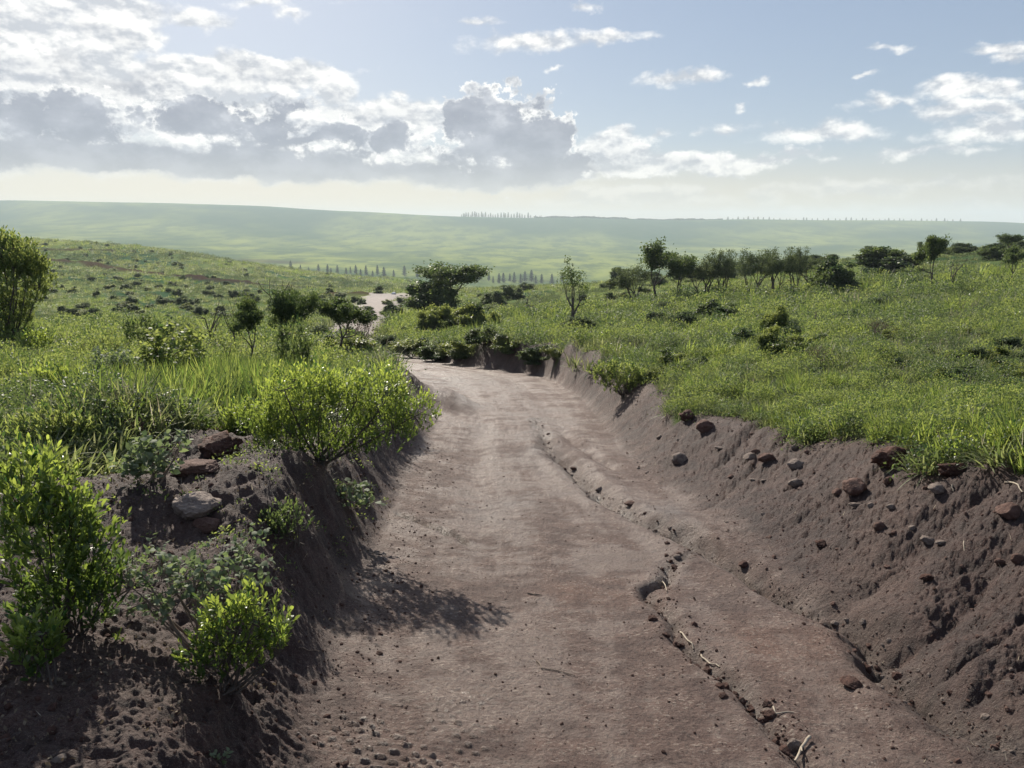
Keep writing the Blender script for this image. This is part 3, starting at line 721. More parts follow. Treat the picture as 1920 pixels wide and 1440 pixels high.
    if n_parts:
        order = np.argsort(P[:, 1]*1.-np.abs(P[:, 0])*.2-Ln*2-P[:, 2]*.5)[:n_parts]; near[order] = True
        for i in order:
            s = np.cross(D[i], Nn[i]); s /= np.linalg.norm(s); n_ = np.cross(s, D[i])
            o = mk_obj('leaf', unit_leaf(kind, mat, min(7, int(Rn[i]*8))), e)
            mt = Matrix(((D[i][0], s[0], n_[0]), (D[i][1], s[1], n_[1]), (D[i][2], s[2], n_[2]))).to_4x4()
            o.matrix_basis = Matrix.Translation(Vector(P[i])) @ mt @ Matrix.Diagonal((Ln[i], Ln[i]*width/{'ov': .42, 'rd': .75}[kind], Ln[i], 1))
    k_ = ~near
    V, T, A = leaf_geo(P[k_], D[k_], Nn[k_], Ln[k_], Ln[k_]*width, Rn[k_], LEAF_OV if kind == 'ov' else LEAF_RD)
    f = mk_obj('foliage', mk_mesh('foliage', V, tris=T, mat=M[mat], attrs=dict(rnd=A)), e)
    if n_parts: tag(f, kind='stuff')
    return e
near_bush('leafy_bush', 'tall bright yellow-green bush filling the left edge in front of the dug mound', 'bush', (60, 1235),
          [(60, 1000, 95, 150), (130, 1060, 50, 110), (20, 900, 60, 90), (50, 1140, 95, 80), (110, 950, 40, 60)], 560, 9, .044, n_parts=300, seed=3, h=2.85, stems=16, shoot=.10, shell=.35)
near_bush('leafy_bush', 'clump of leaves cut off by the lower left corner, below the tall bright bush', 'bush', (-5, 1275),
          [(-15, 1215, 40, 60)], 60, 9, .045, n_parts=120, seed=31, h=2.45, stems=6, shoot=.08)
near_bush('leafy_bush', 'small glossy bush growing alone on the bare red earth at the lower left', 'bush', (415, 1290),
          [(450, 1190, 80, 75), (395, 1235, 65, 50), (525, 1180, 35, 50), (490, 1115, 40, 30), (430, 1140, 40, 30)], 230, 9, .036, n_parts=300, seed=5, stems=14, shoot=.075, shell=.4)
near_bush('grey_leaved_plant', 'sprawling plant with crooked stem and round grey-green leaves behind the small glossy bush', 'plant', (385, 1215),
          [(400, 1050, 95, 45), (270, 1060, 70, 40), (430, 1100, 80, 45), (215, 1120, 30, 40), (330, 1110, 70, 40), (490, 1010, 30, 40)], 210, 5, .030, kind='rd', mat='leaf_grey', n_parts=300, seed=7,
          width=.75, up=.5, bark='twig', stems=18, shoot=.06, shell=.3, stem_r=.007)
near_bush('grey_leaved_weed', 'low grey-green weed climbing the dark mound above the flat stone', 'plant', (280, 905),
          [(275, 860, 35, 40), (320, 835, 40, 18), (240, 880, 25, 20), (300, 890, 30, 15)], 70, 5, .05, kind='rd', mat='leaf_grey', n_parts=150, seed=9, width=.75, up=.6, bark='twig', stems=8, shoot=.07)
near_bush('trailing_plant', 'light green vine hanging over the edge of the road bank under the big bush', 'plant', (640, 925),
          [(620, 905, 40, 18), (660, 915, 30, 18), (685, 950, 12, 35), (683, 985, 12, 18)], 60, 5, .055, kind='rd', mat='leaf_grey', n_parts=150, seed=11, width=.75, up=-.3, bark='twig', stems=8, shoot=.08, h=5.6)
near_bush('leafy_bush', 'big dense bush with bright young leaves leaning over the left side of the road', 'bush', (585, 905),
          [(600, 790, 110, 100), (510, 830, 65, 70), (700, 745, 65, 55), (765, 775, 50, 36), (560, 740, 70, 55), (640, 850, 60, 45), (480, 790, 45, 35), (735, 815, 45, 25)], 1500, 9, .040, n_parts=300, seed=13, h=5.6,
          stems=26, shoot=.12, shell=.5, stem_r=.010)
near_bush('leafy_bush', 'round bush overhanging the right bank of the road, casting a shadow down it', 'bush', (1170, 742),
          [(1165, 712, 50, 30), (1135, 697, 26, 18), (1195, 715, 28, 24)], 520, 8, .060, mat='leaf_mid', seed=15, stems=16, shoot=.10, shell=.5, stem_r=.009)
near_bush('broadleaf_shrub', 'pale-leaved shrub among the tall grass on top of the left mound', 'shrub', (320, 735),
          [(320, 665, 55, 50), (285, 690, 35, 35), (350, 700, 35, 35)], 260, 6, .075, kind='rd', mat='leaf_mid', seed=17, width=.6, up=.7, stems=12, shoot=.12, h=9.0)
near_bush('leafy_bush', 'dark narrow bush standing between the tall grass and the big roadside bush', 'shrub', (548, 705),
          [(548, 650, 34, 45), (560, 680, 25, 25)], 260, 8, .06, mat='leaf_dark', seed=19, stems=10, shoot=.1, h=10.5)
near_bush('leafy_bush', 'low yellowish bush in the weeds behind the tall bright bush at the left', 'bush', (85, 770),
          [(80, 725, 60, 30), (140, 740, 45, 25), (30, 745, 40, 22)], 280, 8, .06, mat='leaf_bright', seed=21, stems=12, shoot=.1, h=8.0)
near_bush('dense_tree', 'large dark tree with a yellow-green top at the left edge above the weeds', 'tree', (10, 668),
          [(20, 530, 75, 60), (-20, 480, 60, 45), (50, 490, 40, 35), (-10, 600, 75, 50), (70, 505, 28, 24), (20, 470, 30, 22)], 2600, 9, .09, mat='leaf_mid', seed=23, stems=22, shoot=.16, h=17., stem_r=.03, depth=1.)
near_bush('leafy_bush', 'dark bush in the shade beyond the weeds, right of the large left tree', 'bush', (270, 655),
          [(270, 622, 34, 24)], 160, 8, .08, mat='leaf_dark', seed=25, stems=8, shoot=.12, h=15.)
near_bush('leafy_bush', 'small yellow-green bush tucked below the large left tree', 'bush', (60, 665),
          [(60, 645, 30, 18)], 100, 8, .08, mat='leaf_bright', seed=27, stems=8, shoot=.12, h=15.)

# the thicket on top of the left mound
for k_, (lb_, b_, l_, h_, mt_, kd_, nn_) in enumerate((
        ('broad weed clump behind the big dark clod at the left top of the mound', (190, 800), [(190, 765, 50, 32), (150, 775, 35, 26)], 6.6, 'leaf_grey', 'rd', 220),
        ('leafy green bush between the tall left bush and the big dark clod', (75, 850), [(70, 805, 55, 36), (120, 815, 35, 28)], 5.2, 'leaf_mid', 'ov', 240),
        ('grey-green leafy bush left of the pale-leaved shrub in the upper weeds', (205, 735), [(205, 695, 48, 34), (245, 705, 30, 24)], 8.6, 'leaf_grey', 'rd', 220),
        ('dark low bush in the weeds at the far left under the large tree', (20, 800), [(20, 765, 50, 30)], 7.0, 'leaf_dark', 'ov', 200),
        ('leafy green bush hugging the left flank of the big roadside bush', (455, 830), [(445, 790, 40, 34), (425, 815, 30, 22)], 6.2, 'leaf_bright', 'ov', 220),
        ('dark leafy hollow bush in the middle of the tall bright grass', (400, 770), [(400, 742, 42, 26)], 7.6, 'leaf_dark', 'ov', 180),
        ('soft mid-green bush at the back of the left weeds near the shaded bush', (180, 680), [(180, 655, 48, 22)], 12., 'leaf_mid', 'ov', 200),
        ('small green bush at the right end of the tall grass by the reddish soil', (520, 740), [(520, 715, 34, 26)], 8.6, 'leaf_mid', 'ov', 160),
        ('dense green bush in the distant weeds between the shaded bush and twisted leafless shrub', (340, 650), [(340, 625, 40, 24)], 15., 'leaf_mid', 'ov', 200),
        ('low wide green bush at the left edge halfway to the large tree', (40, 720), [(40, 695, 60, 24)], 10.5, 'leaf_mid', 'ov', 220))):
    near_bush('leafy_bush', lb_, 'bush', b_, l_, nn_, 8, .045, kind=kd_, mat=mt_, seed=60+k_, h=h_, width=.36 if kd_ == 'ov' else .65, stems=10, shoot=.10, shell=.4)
near_bush('leafy_bush', 'dim small-leaved bush in the shade on the lip of the bank above the road', 'bush', (545, 1010), [(540, 975, 40, 30), (510, 985, 30, 24)], 90, 7, .034, mat='leaf_dark', seed=81, stems=8, shoot=.07)
# crooked woody stem of the grey-leaved plant belongs to it; lone weeds at the front
near_bush('seedling', 'tiny lone seedling on the bare earth at the bottom left', 'plant', (412, 1432), [(412, 1420, 9, 9)], 5, 5, .022, kind='rd', mat='leaf_grey', seed=41, width=.7, stems=3, shoot=.03)
near_bush('seedling', 'small pale seedling on bare earth left of the small glossy bush', 'plant', (222, 1205), [(222, 1197, 10, 8)], 6, 4, .028, mat='leaf_bright', seed=43, stems=3, shoot=.03)

# ------------------------------------------------------------------ trees and shrubs of the middle distance
T = place_tree
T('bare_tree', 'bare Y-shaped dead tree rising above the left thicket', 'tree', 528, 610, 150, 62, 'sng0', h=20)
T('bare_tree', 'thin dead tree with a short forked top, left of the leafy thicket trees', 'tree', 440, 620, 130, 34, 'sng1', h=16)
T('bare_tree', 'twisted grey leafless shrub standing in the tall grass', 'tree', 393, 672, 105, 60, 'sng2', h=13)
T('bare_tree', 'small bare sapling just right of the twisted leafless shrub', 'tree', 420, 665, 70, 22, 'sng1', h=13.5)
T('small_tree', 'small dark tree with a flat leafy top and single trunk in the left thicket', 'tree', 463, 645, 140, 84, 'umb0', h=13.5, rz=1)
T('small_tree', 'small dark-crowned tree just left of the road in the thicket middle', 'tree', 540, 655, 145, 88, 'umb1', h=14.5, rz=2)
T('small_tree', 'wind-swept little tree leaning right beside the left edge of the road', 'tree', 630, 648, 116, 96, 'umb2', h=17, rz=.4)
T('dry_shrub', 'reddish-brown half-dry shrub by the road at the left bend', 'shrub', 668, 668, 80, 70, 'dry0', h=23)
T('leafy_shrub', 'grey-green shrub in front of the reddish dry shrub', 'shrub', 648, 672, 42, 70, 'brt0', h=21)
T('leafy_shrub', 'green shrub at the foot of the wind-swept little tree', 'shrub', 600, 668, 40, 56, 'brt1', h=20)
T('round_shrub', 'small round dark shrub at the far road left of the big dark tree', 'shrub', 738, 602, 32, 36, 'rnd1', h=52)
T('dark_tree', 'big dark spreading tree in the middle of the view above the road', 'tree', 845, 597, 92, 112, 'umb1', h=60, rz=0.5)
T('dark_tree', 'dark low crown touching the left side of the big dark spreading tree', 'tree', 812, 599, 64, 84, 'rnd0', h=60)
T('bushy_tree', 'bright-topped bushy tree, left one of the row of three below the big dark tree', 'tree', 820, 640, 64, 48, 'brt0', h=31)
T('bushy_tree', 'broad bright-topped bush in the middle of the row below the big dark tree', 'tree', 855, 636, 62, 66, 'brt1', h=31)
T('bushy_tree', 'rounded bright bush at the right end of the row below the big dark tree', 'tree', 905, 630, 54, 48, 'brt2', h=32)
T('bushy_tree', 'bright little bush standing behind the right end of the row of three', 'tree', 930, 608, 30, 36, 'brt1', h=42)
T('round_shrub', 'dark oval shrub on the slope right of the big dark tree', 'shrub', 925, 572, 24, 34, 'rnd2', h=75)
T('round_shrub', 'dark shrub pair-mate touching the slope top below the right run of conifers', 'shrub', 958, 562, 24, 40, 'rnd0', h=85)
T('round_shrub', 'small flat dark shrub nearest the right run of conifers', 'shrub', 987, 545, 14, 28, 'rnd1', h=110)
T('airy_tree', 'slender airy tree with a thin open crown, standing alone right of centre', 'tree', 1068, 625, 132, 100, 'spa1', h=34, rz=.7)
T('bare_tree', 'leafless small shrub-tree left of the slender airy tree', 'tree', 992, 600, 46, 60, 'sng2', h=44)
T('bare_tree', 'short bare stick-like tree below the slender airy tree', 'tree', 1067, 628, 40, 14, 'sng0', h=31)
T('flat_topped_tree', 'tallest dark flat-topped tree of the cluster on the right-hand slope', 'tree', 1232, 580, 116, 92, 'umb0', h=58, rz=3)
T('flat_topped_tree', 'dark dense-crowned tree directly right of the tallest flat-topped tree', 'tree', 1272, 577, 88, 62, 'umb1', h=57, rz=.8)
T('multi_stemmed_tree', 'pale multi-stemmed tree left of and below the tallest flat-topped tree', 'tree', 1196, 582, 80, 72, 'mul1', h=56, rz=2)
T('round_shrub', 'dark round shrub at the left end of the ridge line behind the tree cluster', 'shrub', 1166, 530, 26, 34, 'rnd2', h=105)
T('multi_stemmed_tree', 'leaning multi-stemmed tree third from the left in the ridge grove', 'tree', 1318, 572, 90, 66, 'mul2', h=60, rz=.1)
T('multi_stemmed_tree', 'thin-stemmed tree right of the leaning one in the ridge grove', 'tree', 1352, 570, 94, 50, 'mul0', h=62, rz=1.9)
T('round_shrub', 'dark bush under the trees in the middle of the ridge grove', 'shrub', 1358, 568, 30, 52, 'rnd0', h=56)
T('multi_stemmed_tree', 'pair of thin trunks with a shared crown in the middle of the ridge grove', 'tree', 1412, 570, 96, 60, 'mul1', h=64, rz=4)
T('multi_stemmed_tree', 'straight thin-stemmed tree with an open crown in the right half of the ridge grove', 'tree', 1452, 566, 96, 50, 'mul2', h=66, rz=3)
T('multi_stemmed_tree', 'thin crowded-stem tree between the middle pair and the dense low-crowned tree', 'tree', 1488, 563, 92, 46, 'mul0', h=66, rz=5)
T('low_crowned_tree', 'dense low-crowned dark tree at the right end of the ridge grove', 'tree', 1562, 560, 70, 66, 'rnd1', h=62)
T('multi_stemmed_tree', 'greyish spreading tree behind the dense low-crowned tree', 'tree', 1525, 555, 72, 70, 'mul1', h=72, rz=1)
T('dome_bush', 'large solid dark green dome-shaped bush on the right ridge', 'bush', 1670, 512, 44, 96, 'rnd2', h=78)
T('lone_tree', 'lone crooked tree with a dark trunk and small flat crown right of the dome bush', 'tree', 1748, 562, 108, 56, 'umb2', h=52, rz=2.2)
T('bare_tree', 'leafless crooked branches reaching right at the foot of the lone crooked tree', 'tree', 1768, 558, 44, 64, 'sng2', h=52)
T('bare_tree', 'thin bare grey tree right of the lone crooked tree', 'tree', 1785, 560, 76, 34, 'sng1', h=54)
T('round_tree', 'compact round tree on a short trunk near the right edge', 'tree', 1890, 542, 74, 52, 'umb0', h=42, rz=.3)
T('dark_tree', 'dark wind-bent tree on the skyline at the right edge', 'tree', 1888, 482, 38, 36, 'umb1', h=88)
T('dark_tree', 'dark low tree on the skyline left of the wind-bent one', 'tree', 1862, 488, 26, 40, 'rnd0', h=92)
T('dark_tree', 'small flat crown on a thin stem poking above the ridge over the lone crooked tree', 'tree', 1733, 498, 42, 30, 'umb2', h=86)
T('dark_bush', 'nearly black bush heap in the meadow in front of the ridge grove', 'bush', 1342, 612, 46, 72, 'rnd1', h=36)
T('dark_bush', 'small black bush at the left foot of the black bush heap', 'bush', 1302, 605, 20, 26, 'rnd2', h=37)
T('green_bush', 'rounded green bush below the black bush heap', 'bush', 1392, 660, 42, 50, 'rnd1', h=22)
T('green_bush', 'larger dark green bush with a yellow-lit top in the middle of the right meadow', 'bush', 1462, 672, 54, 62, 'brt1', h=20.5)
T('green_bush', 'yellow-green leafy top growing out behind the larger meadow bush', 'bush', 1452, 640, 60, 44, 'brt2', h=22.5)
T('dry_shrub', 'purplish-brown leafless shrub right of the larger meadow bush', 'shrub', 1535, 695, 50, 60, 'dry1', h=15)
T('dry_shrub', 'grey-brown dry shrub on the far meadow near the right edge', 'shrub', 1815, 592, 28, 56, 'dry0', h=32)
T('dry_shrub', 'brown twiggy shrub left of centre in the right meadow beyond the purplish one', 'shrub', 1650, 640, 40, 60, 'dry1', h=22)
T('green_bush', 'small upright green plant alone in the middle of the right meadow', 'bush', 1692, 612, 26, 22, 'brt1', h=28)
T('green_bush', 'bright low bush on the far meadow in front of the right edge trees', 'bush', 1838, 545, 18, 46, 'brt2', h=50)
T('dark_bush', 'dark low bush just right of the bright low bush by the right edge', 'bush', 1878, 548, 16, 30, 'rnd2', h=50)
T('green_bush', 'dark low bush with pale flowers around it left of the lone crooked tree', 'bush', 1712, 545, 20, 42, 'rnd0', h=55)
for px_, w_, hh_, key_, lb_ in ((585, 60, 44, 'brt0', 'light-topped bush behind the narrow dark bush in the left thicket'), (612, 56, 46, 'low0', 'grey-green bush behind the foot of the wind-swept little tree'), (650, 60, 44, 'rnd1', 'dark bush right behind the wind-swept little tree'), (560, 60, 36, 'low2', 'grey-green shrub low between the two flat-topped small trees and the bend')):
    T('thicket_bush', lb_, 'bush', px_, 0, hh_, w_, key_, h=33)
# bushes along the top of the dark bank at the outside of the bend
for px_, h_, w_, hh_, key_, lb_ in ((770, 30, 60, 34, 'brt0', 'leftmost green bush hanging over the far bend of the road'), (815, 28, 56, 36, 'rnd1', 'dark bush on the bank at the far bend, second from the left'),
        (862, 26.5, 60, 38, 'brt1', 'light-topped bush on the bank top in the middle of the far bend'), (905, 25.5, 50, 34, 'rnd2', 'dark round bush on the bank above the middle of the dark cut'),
        (950, 24, 54, 30, 'brt2', 'light-topped low bush on the bank above the right of the dark cut'), (1000, 22.5, 50, 28, 'rnd0', 'dark low bush at the right end of the dark cut'),
        (1040, 21, 44, 26, 'brt0', 'small light-topped bush just right of the dark cut'), (720, 33, 44, 30, 'low1', 'grey-green shrub on the inside of the far road bend'), (745, 40, 40, 26, 'brt1', 'green shrub beyond the far road bend, under the big dark tree')):
    T('bank_bush', lb_, 'bush', px_, 0, hh_, w_, key_, h=h_)
# shrubs of the hills: each named by the landmark it stands above or beside
def ordw(i):
    o = ['first', 'second', 'third', 'fourth', 'fifth', 'sixth', 'seventh', 'eighth', 'ninth', 'tenth', 'eleventh', 'twelfth', 'thirteenth', 'fourteenth', 'fifteenth',
         'sixteenth', 'seventeenth', 'eighteenth', 'nineteenth', 'twentieth']
    return o[i] if i < 20 else ['twenty', 'thirty', 'forty'][(i+1)//10-2]+('' if (i+1) % 10 == 0 else '-'+o[(i+1) % 10-1]) if (i+1) % 10 else ['twentieth', 'thirtieth', 'fortieth'][(i+1)//10-2]
def name_cells(items, fmt, cols, rows, cat_, group):
    cells = {}
    for it in items:
        px, py, o = it; c_ = min(cols, key=lambda q: abs(q[0]-px))[1]; r_ = [n_ for lim, n_ in rows if py <= lim][0]
        cells.setdefault((c_, r_), []).append(it)
    for (c_, r_), L_ in cells.items():
        L_.sort(key=lambda q: q[0])
        for i, (px, py, o) in enumerate(L_):
            w_ = '' if len(L_) == 1 else (', left one' if i == 0 else ', right one') if len(L_) == 2 else f', {ordw(i)} from left'
            tag(o, fmt.format(r=r_, c=c_)+w_, cat_, group)
def proj_y(p):
    v = p-Vector((0, 0, EYE)); zc = v.y*math.cos(PITCH)-v.z*math.sin(PITCH); return 720+FPX*(-(v.z*math.cos(PITCH)+v.y*math.sin(PITCH)))/zc
rg = random.Random(5)
items = []
for i in range(54):
    px = rg.uniform(1135, 1915); h = rg.uniform(82, 112); s = rg.uniform(.4, .85)
    o = T('ridge_shrub', None, None, px, 0, 24*s, 44*s, rg.choice(['brt0', 'rnd1', 'low0', 'low1', 'low2']), h=h, parts=False); items.append((px, h, o))
name_cells(items, '{r} shrub on right ridge, behind the {c}', [(1175, 'pale multi-stemmed tree'), (1235, 'tallest flat-topped tree'), (1300, 'leaning grove tree'), (1380, 'middle of the grove'), (1460, 'open-crowned grove tree'), (1560, 'dense low-crowned tree'),
           (1670, 'dome bush'), (1750, 'lone crooked tree'), (1830, 'bright low bush'), (1890, 'compact round tree')], [(92, 'nearer dark'), (999, 'farther dark')], 'shrub', 'shrubs along the right ridge')
items = []
while len(items) < 230:
    px = rg.uniform(20, 790); py = 452+rg.random()*150
    p = hit(px, py)
    if p is None or not (55 < p.y < 380): continue
    sc_ = rg.uniform(.5, 1.5); tm, cm = TREES[rg.choice(['rnd0', 'rnd1', 'rnd2', 'low0', 'low1', 'low2', 'brt0', 'brt1'])]
    o = mk_obj('hillside_shrub', cm); o.location = p-Vector((0, 0, .1)); o.scale = (sc_*1.35, sc_*1.3, sc_*rg.uniform(.55, .95)); o.rotation_euler = (0, 0, rg.uniform(0, 6.28))
    items.append((px, py, o))
name_cells(items, 'dark shrub {r}, above the {c}', [(50, 'large left tree'), (180, 'left thicket'), (270, 'shaded dark bush'), (330, 'pale-leaved shrub'), (400, 'twisted leafless shrub'), (470, 'flat-topped little tree'), (540, 'Y-shaped dead tree'),
           (625, 'wind-swept little tree'), (690, 'dry reddish shrub'), (760, 'far road bend')], [(480, 'high on left hill'), (505, 'on upper left hill'), (530, 'halfway down left hill'), (556, 'low on left hill'), (585, 'at left hill foot'), (999, 'just beyond the thicket')], 'shrub', 'shrubs scattered over the left hill')
items = []
while len(items) < 60:
    px = rg.uniform(690, 1330); py = rg.uniform(548, 650); p = hit(px, py)
    if p is None or p.y < 24 or p.y > 150 or veg_mask(np.array([p.x]), np.array([p.y]))[0] < .8: continue
    sc_ = rg.uniform(.4, 1.1); tm, cm = TREES[rg.choice(['brt0', 'brt1', 'rnd2', 'low0', 'low1', 'low2'])]
    o = mk_obj('valley_shrub', cm); o.location = p-Vector((0, 0, .06)); o.scale = (sc_*1.3, sc_*1.3, sc_*.8); o.rotation_euler = (0, 0, rg.uniform(0, 6.28))
    items.append((px, py, o))
name_cells(items, 'leafy shrub {r}, near the {c}', [(720, 'far road bend'), (800, 'big dark tree'), (870, 'row of three bushes'), (960, 'slope shrubs'), (1067, 'slender airy tree'), (1190, 'pale multi-stemmed tree'), (1300, 'black bush heap')],
           [(575, 'far down the slope'), (600, 'beyond the dark bank'), (625, 'above the dark bank'), (999, 'behind the dark bank')], 'shrub', 'shrubs in the scrub beyond the road bend')
items = []
while len(items) < 46:
    px = rg.uniform(1110, 1910); py = 560+rg.random()**.9*165; p = hit(px, py)
    if p is None or p.y < 7 or p.y > 75 or veg_mask(np.array([p.x]), np.array([p.y]))[0] < .9: continue
    k_ = p.y/math.cos(PITCH)/FPX*rg.uniform(24, 50); tm, cm = TREES[rg.choice(['brt0', 'brt1', 'brt2', 'low0', 'low1', 'low2', 'rnd1'])]
    o = mk_obj('meadow_shrub', cm); o.location = p-Vector((0, 0, k_*.05)); o.scale = (k_*1.3, k_*1.3, k_*.8); o.rotation_euler = (0, 0, rg.uniform(0, 6.28)); items.append((px, py, o))
name_cells(items, 'leafy shrub {r}, near the {c}', [(1170, 'overhanging bank bush'), (1325, 'rounded reddish stone'), (1450, 'larger meadow bush'), (1535, 'purplish leafless shrub'), (1690, 'small upright meadow plant'), (1815, 'grey-brown dry shrub'), (1890, 'compact round tree')],
           [(595, 'far up the right meadow'), (640, 'in the upper right meadow'), (685, 'in the middle right meadow'), (999, 'in the near right meadow')], 'shrub', 'shrubs standing in the right meadow')
# rows of conifers on the valley floor
def pine_mesh(seed):
    rng = np.random.default_rng(seed); n = 420; t = rng.random(n)**.8
    rad = .20*(1-t)**.55*(.7+.3*np.sin(t*31+seed))*np.sqrt(rng.random(n))*1.25+.01; a = rng.uniform(0, 6.28, n)
    P = np.stack([np.cos(a)*rad, np.sin(a)*rad, .07+t*.93], 1); Nn = unit(np.stack([np.cos(a), np.sin(a), rng.normal(size=n)*.6+.3], 1))
    V, T_, A = quad_geo(P, Nn, .085*rng.uniform(.6, 1.3, n)*(1.15-t*.7), rng.random(n), rng)
    tv, tq = tubes_geo([((0, 0, -.02), (0, 0, .5), .02, .012)], 5)
    return mk_mesh('trunk', tv, quads=tq, mat=M['bark']), mk_mesh('crown', V, tris=T_, mat=M['pine'], attrs=dict(rnd=A), smooth=False)
PM = [pine_mesh(s) for s in (1, 2, 3)]
LP = [536, 551, 569, 584, 602, 619, 625, 637, 653, 661, 671, 680, 690, 702, 711, 723, 741, 761, 785, 808, 831]
RP = [894, 901, 917, 925, 936, 944, 956, 964, 976, 984, 996, 1004, 1015, 1034, 1052]
ORD = ['first', 'second', 'third', 'fourth', 'fifth', 'sixth', 'seventh', 'eighth', 'ninth', 'tenth', 'eleventh', 'twelfth', 'thirteenth', 'fourteenth', 'fifteenth',
       'sixteenth', 'seventeenth', 'eighteenth', 'nineteenth', 'twentieth', 'last']
for run, xs, nm in ((0, LP, 'left'), (1, RP, 'right')):
    for i, px in enumerate(xs):
        p = at(px, 900+rg.uniform(-25, 25)); H = rg.uniform(7., 12.5)*(1.08 if run else .95); e = empty('conifer', p, rg.uniform(0, 6), (H*rg.uniform(.9, 1.5), H*1.2, H))
        tag(e, f'dark narrow conifer on the valley floor, {ORD[i] if i < 20 else "last"} from the left of the {nm} run', 'tree', f'conifers in the {nm} run on the valley floor')
        tm, cm = PM[i % 3]; mk_obj('trunk', tm, e); mk_obj('crown', cm, e)
for i in range(44):
    px = 1352+i*9.9+rg.uniform(-3, 3); p = at(px, 3190); H = rg.uniform(6, 13)
    o = mk_obj('skyline_tree', PM[i % 3][1]); o.location = p-Vector((0, 0, 1)); o.scale = (H*1.7, H*1.7, H)
    tag(o, f'tiny dot-like tree in the spaced row on the right skyline, {ordw(i)} from the left', 'tree', 'spaced trees along the right skyline')
for i in range(34):
    px = 868+((i+rg.random()*.6)/34)**1.2*150; p = at(px, 3190); H = rg.uniform(8, 20)*(1.2 if px < 990 else .8)
    o = mk_obj('skyline_tree', PM[i % 3][1]); o.location = p-Vector((0, 0, 1)); o.scale = (H*1.1, H*1.1, H)
    tag(o, f'tiny upright tree in the tight skyline cluster above the road, {ordw(i)} from the left', 'tree', 'clustered trees on the middle skyline')
def woodland():
    rng = np.random.default_rng(4); n = 5000; px = rng.uniform(1000, 1345, n); h = rng.uniform(3185, 3215, n); x = (px-960)/FPX*h*1.005
    z = tz(x, h)+rng.random(n)*7*np.clip(.6+fbm(px, px*0, .05, 3, .5, 9), .2, 1)
    V, T_, A = quad_geo(np.stack([x, h, z], 1), unit(rng.normal(size=(n, 3))), rng.uniform(3, 6, n), rng.random(n), rng)
    tag(mk_obj('skyline_woodland', mk_mesh('skyline_woodland', V, tris=T_, mat=M['pine'], attrs=dict(rnd=A), smooth=False)), 'dark strip of woodland along the middle skyline', kind='stuff')
woodland()

# ------------------------------------------------------------------ stones, clods, sticks, a post
ROCKM = {}
def rock_mesh(kind, seed):
    key = (kind, seed)
    if key in ROCKM: return ROCKM[key]
    bm = bmesh.new(); bmesh.ops.create_icosphere(bm, subdivisions=5 if kind == 'slab' else 4, radius=.5)
    r = random.Random(seed); off = Vector((seed*7.3, seed*3.1, 1.7))
    planes = [(Vector((r.gauss(0, 1), r.gauss(0, 1), r.gauss(0, .8))).normalized(), r.uniform(.30, .42)) for _ in range({'round': 6, 'angular': 16, 'slab': 11, 'clod': 8}[kind])]
    am = {'round': .16, 'angular': .25, 'slab': .2, 'clod': .5}[kind]
    for v in bm.verts:
        n_ = v.co.normalized(); v.co += n_*(mnoise.fractal(n_*1.6+off, 1., 2., 3)*am*.5)
        for pn, pd in planes:
            q = v.co.dot(pn)-pd
            if q > 0: v.co -= pn*q*.92
        v.co += n_*mnoise.fractal(n_*6+off, 1., 2., 3)*(.09 if kind == 'clod' else .03)
    me = bpy.data.meshes.new('rock'); bm.to_mesh(me); bm.free()
    for p in me.polygons: p.use_smooth = True
    ROCKM[key] = me; return me
def rock(px, py, w, hh, kind, mat, label, name='stone', cat_='stone', seed=None, rz=None, deep=.25, group=None):
    p = hit(px, py+hh*.35); k = p.y/math.cos(PITCH)/FPX; s = seed if seed is not None else int(px) % 4
    me = rock_mesh(kind, s); key = me.name+mat
    m2 = ROCKM.get(key)
    if m2 is None: m2 = me.copy(); m2.materials.append(M[mat]); ROCKM[key] = m2
    o = mk_obj(name, m2); W = w*k*1.05; H = max(.42*W, (hh-.28*w)*k*1.15) if kind != 'slab' else max(.22*W, (hh-.3*w)*k*1.2); r = random.Random(int(px*3+py))
    o.scale = (W, W*r.uniform(.75, 1.), H/(1-deep)); o.location = p+Vector((0, W*.2, H*.5-H*deep)); o.rotation_euler = (r.uniform(-.15, .15), r.uniform(-.15, .15), rz if rz is not None else r.uniform(-.6, .6))
    tag(o, label, cat_, group); return o
G, RR, CL = 'rock_grey', 'rock_red', 'clod'
rock(1325, 797, 33, 28, 'round', RR, 'rounded reddish stone just below the grass edge, left end of the right bank')
rock(1290, 779, 30, 22, 'clod', CL, 'dark earth clod half under the grass, left of the rounded reddish stone', 'earth_clod', 'clod')
rock(1238, 819, 14, 8, 'round', G, 'small pale stone low on the bank, farthest left of the bank stones')
rock(1275, 859, 30, 26, 'round', G, 'round brownish-grey stone alone at the left of the bare right bank')
rock(1350, 839, 20, 9, 'slab', G, 'flat pale stone between the rounded reddish stone and the pale paired stone')
rock(1408, 856, 28, 17, 'round', G, 'pale tilted stone leaning against a darker one on the bank')
rock(1416, 846, 18, 13, 'round', RR, 'darker stone touching the back of the pale tilted stone')
rock(1441, 858, 34, 16, 'angular', RR, 'dark jagged stone just right of the pale tilted stone')
rock(1491, 838, 15, 13, 'round', G, 'small half-lit stone in the open bank under the meadow edge')
rock(1514, 847, 12, 9, 'angular', RR, 'small brown stone just right of the half-lit stone')
rock(1544, 834, 12, 5, 'slab', G, 'tiny flat pale stone highest on the middle of the bank')
rock(1494, 873, 38, 18, 'angular', G, 'craggy stone with a pale top in the middle of the bank')
rock(1497, 904, 30, 18, 'angular', G, 'smooth-topped stone directly below the craggy pale-topped one')
rock(1607, 912, 52, 38, 'angular', RR, 'large blocky red stone in the centre of the right bank', seed=2)
rock(1572, 922, 24, 14, 'angular', RR, 'low red stone touching the left side of the large blocky red stone')
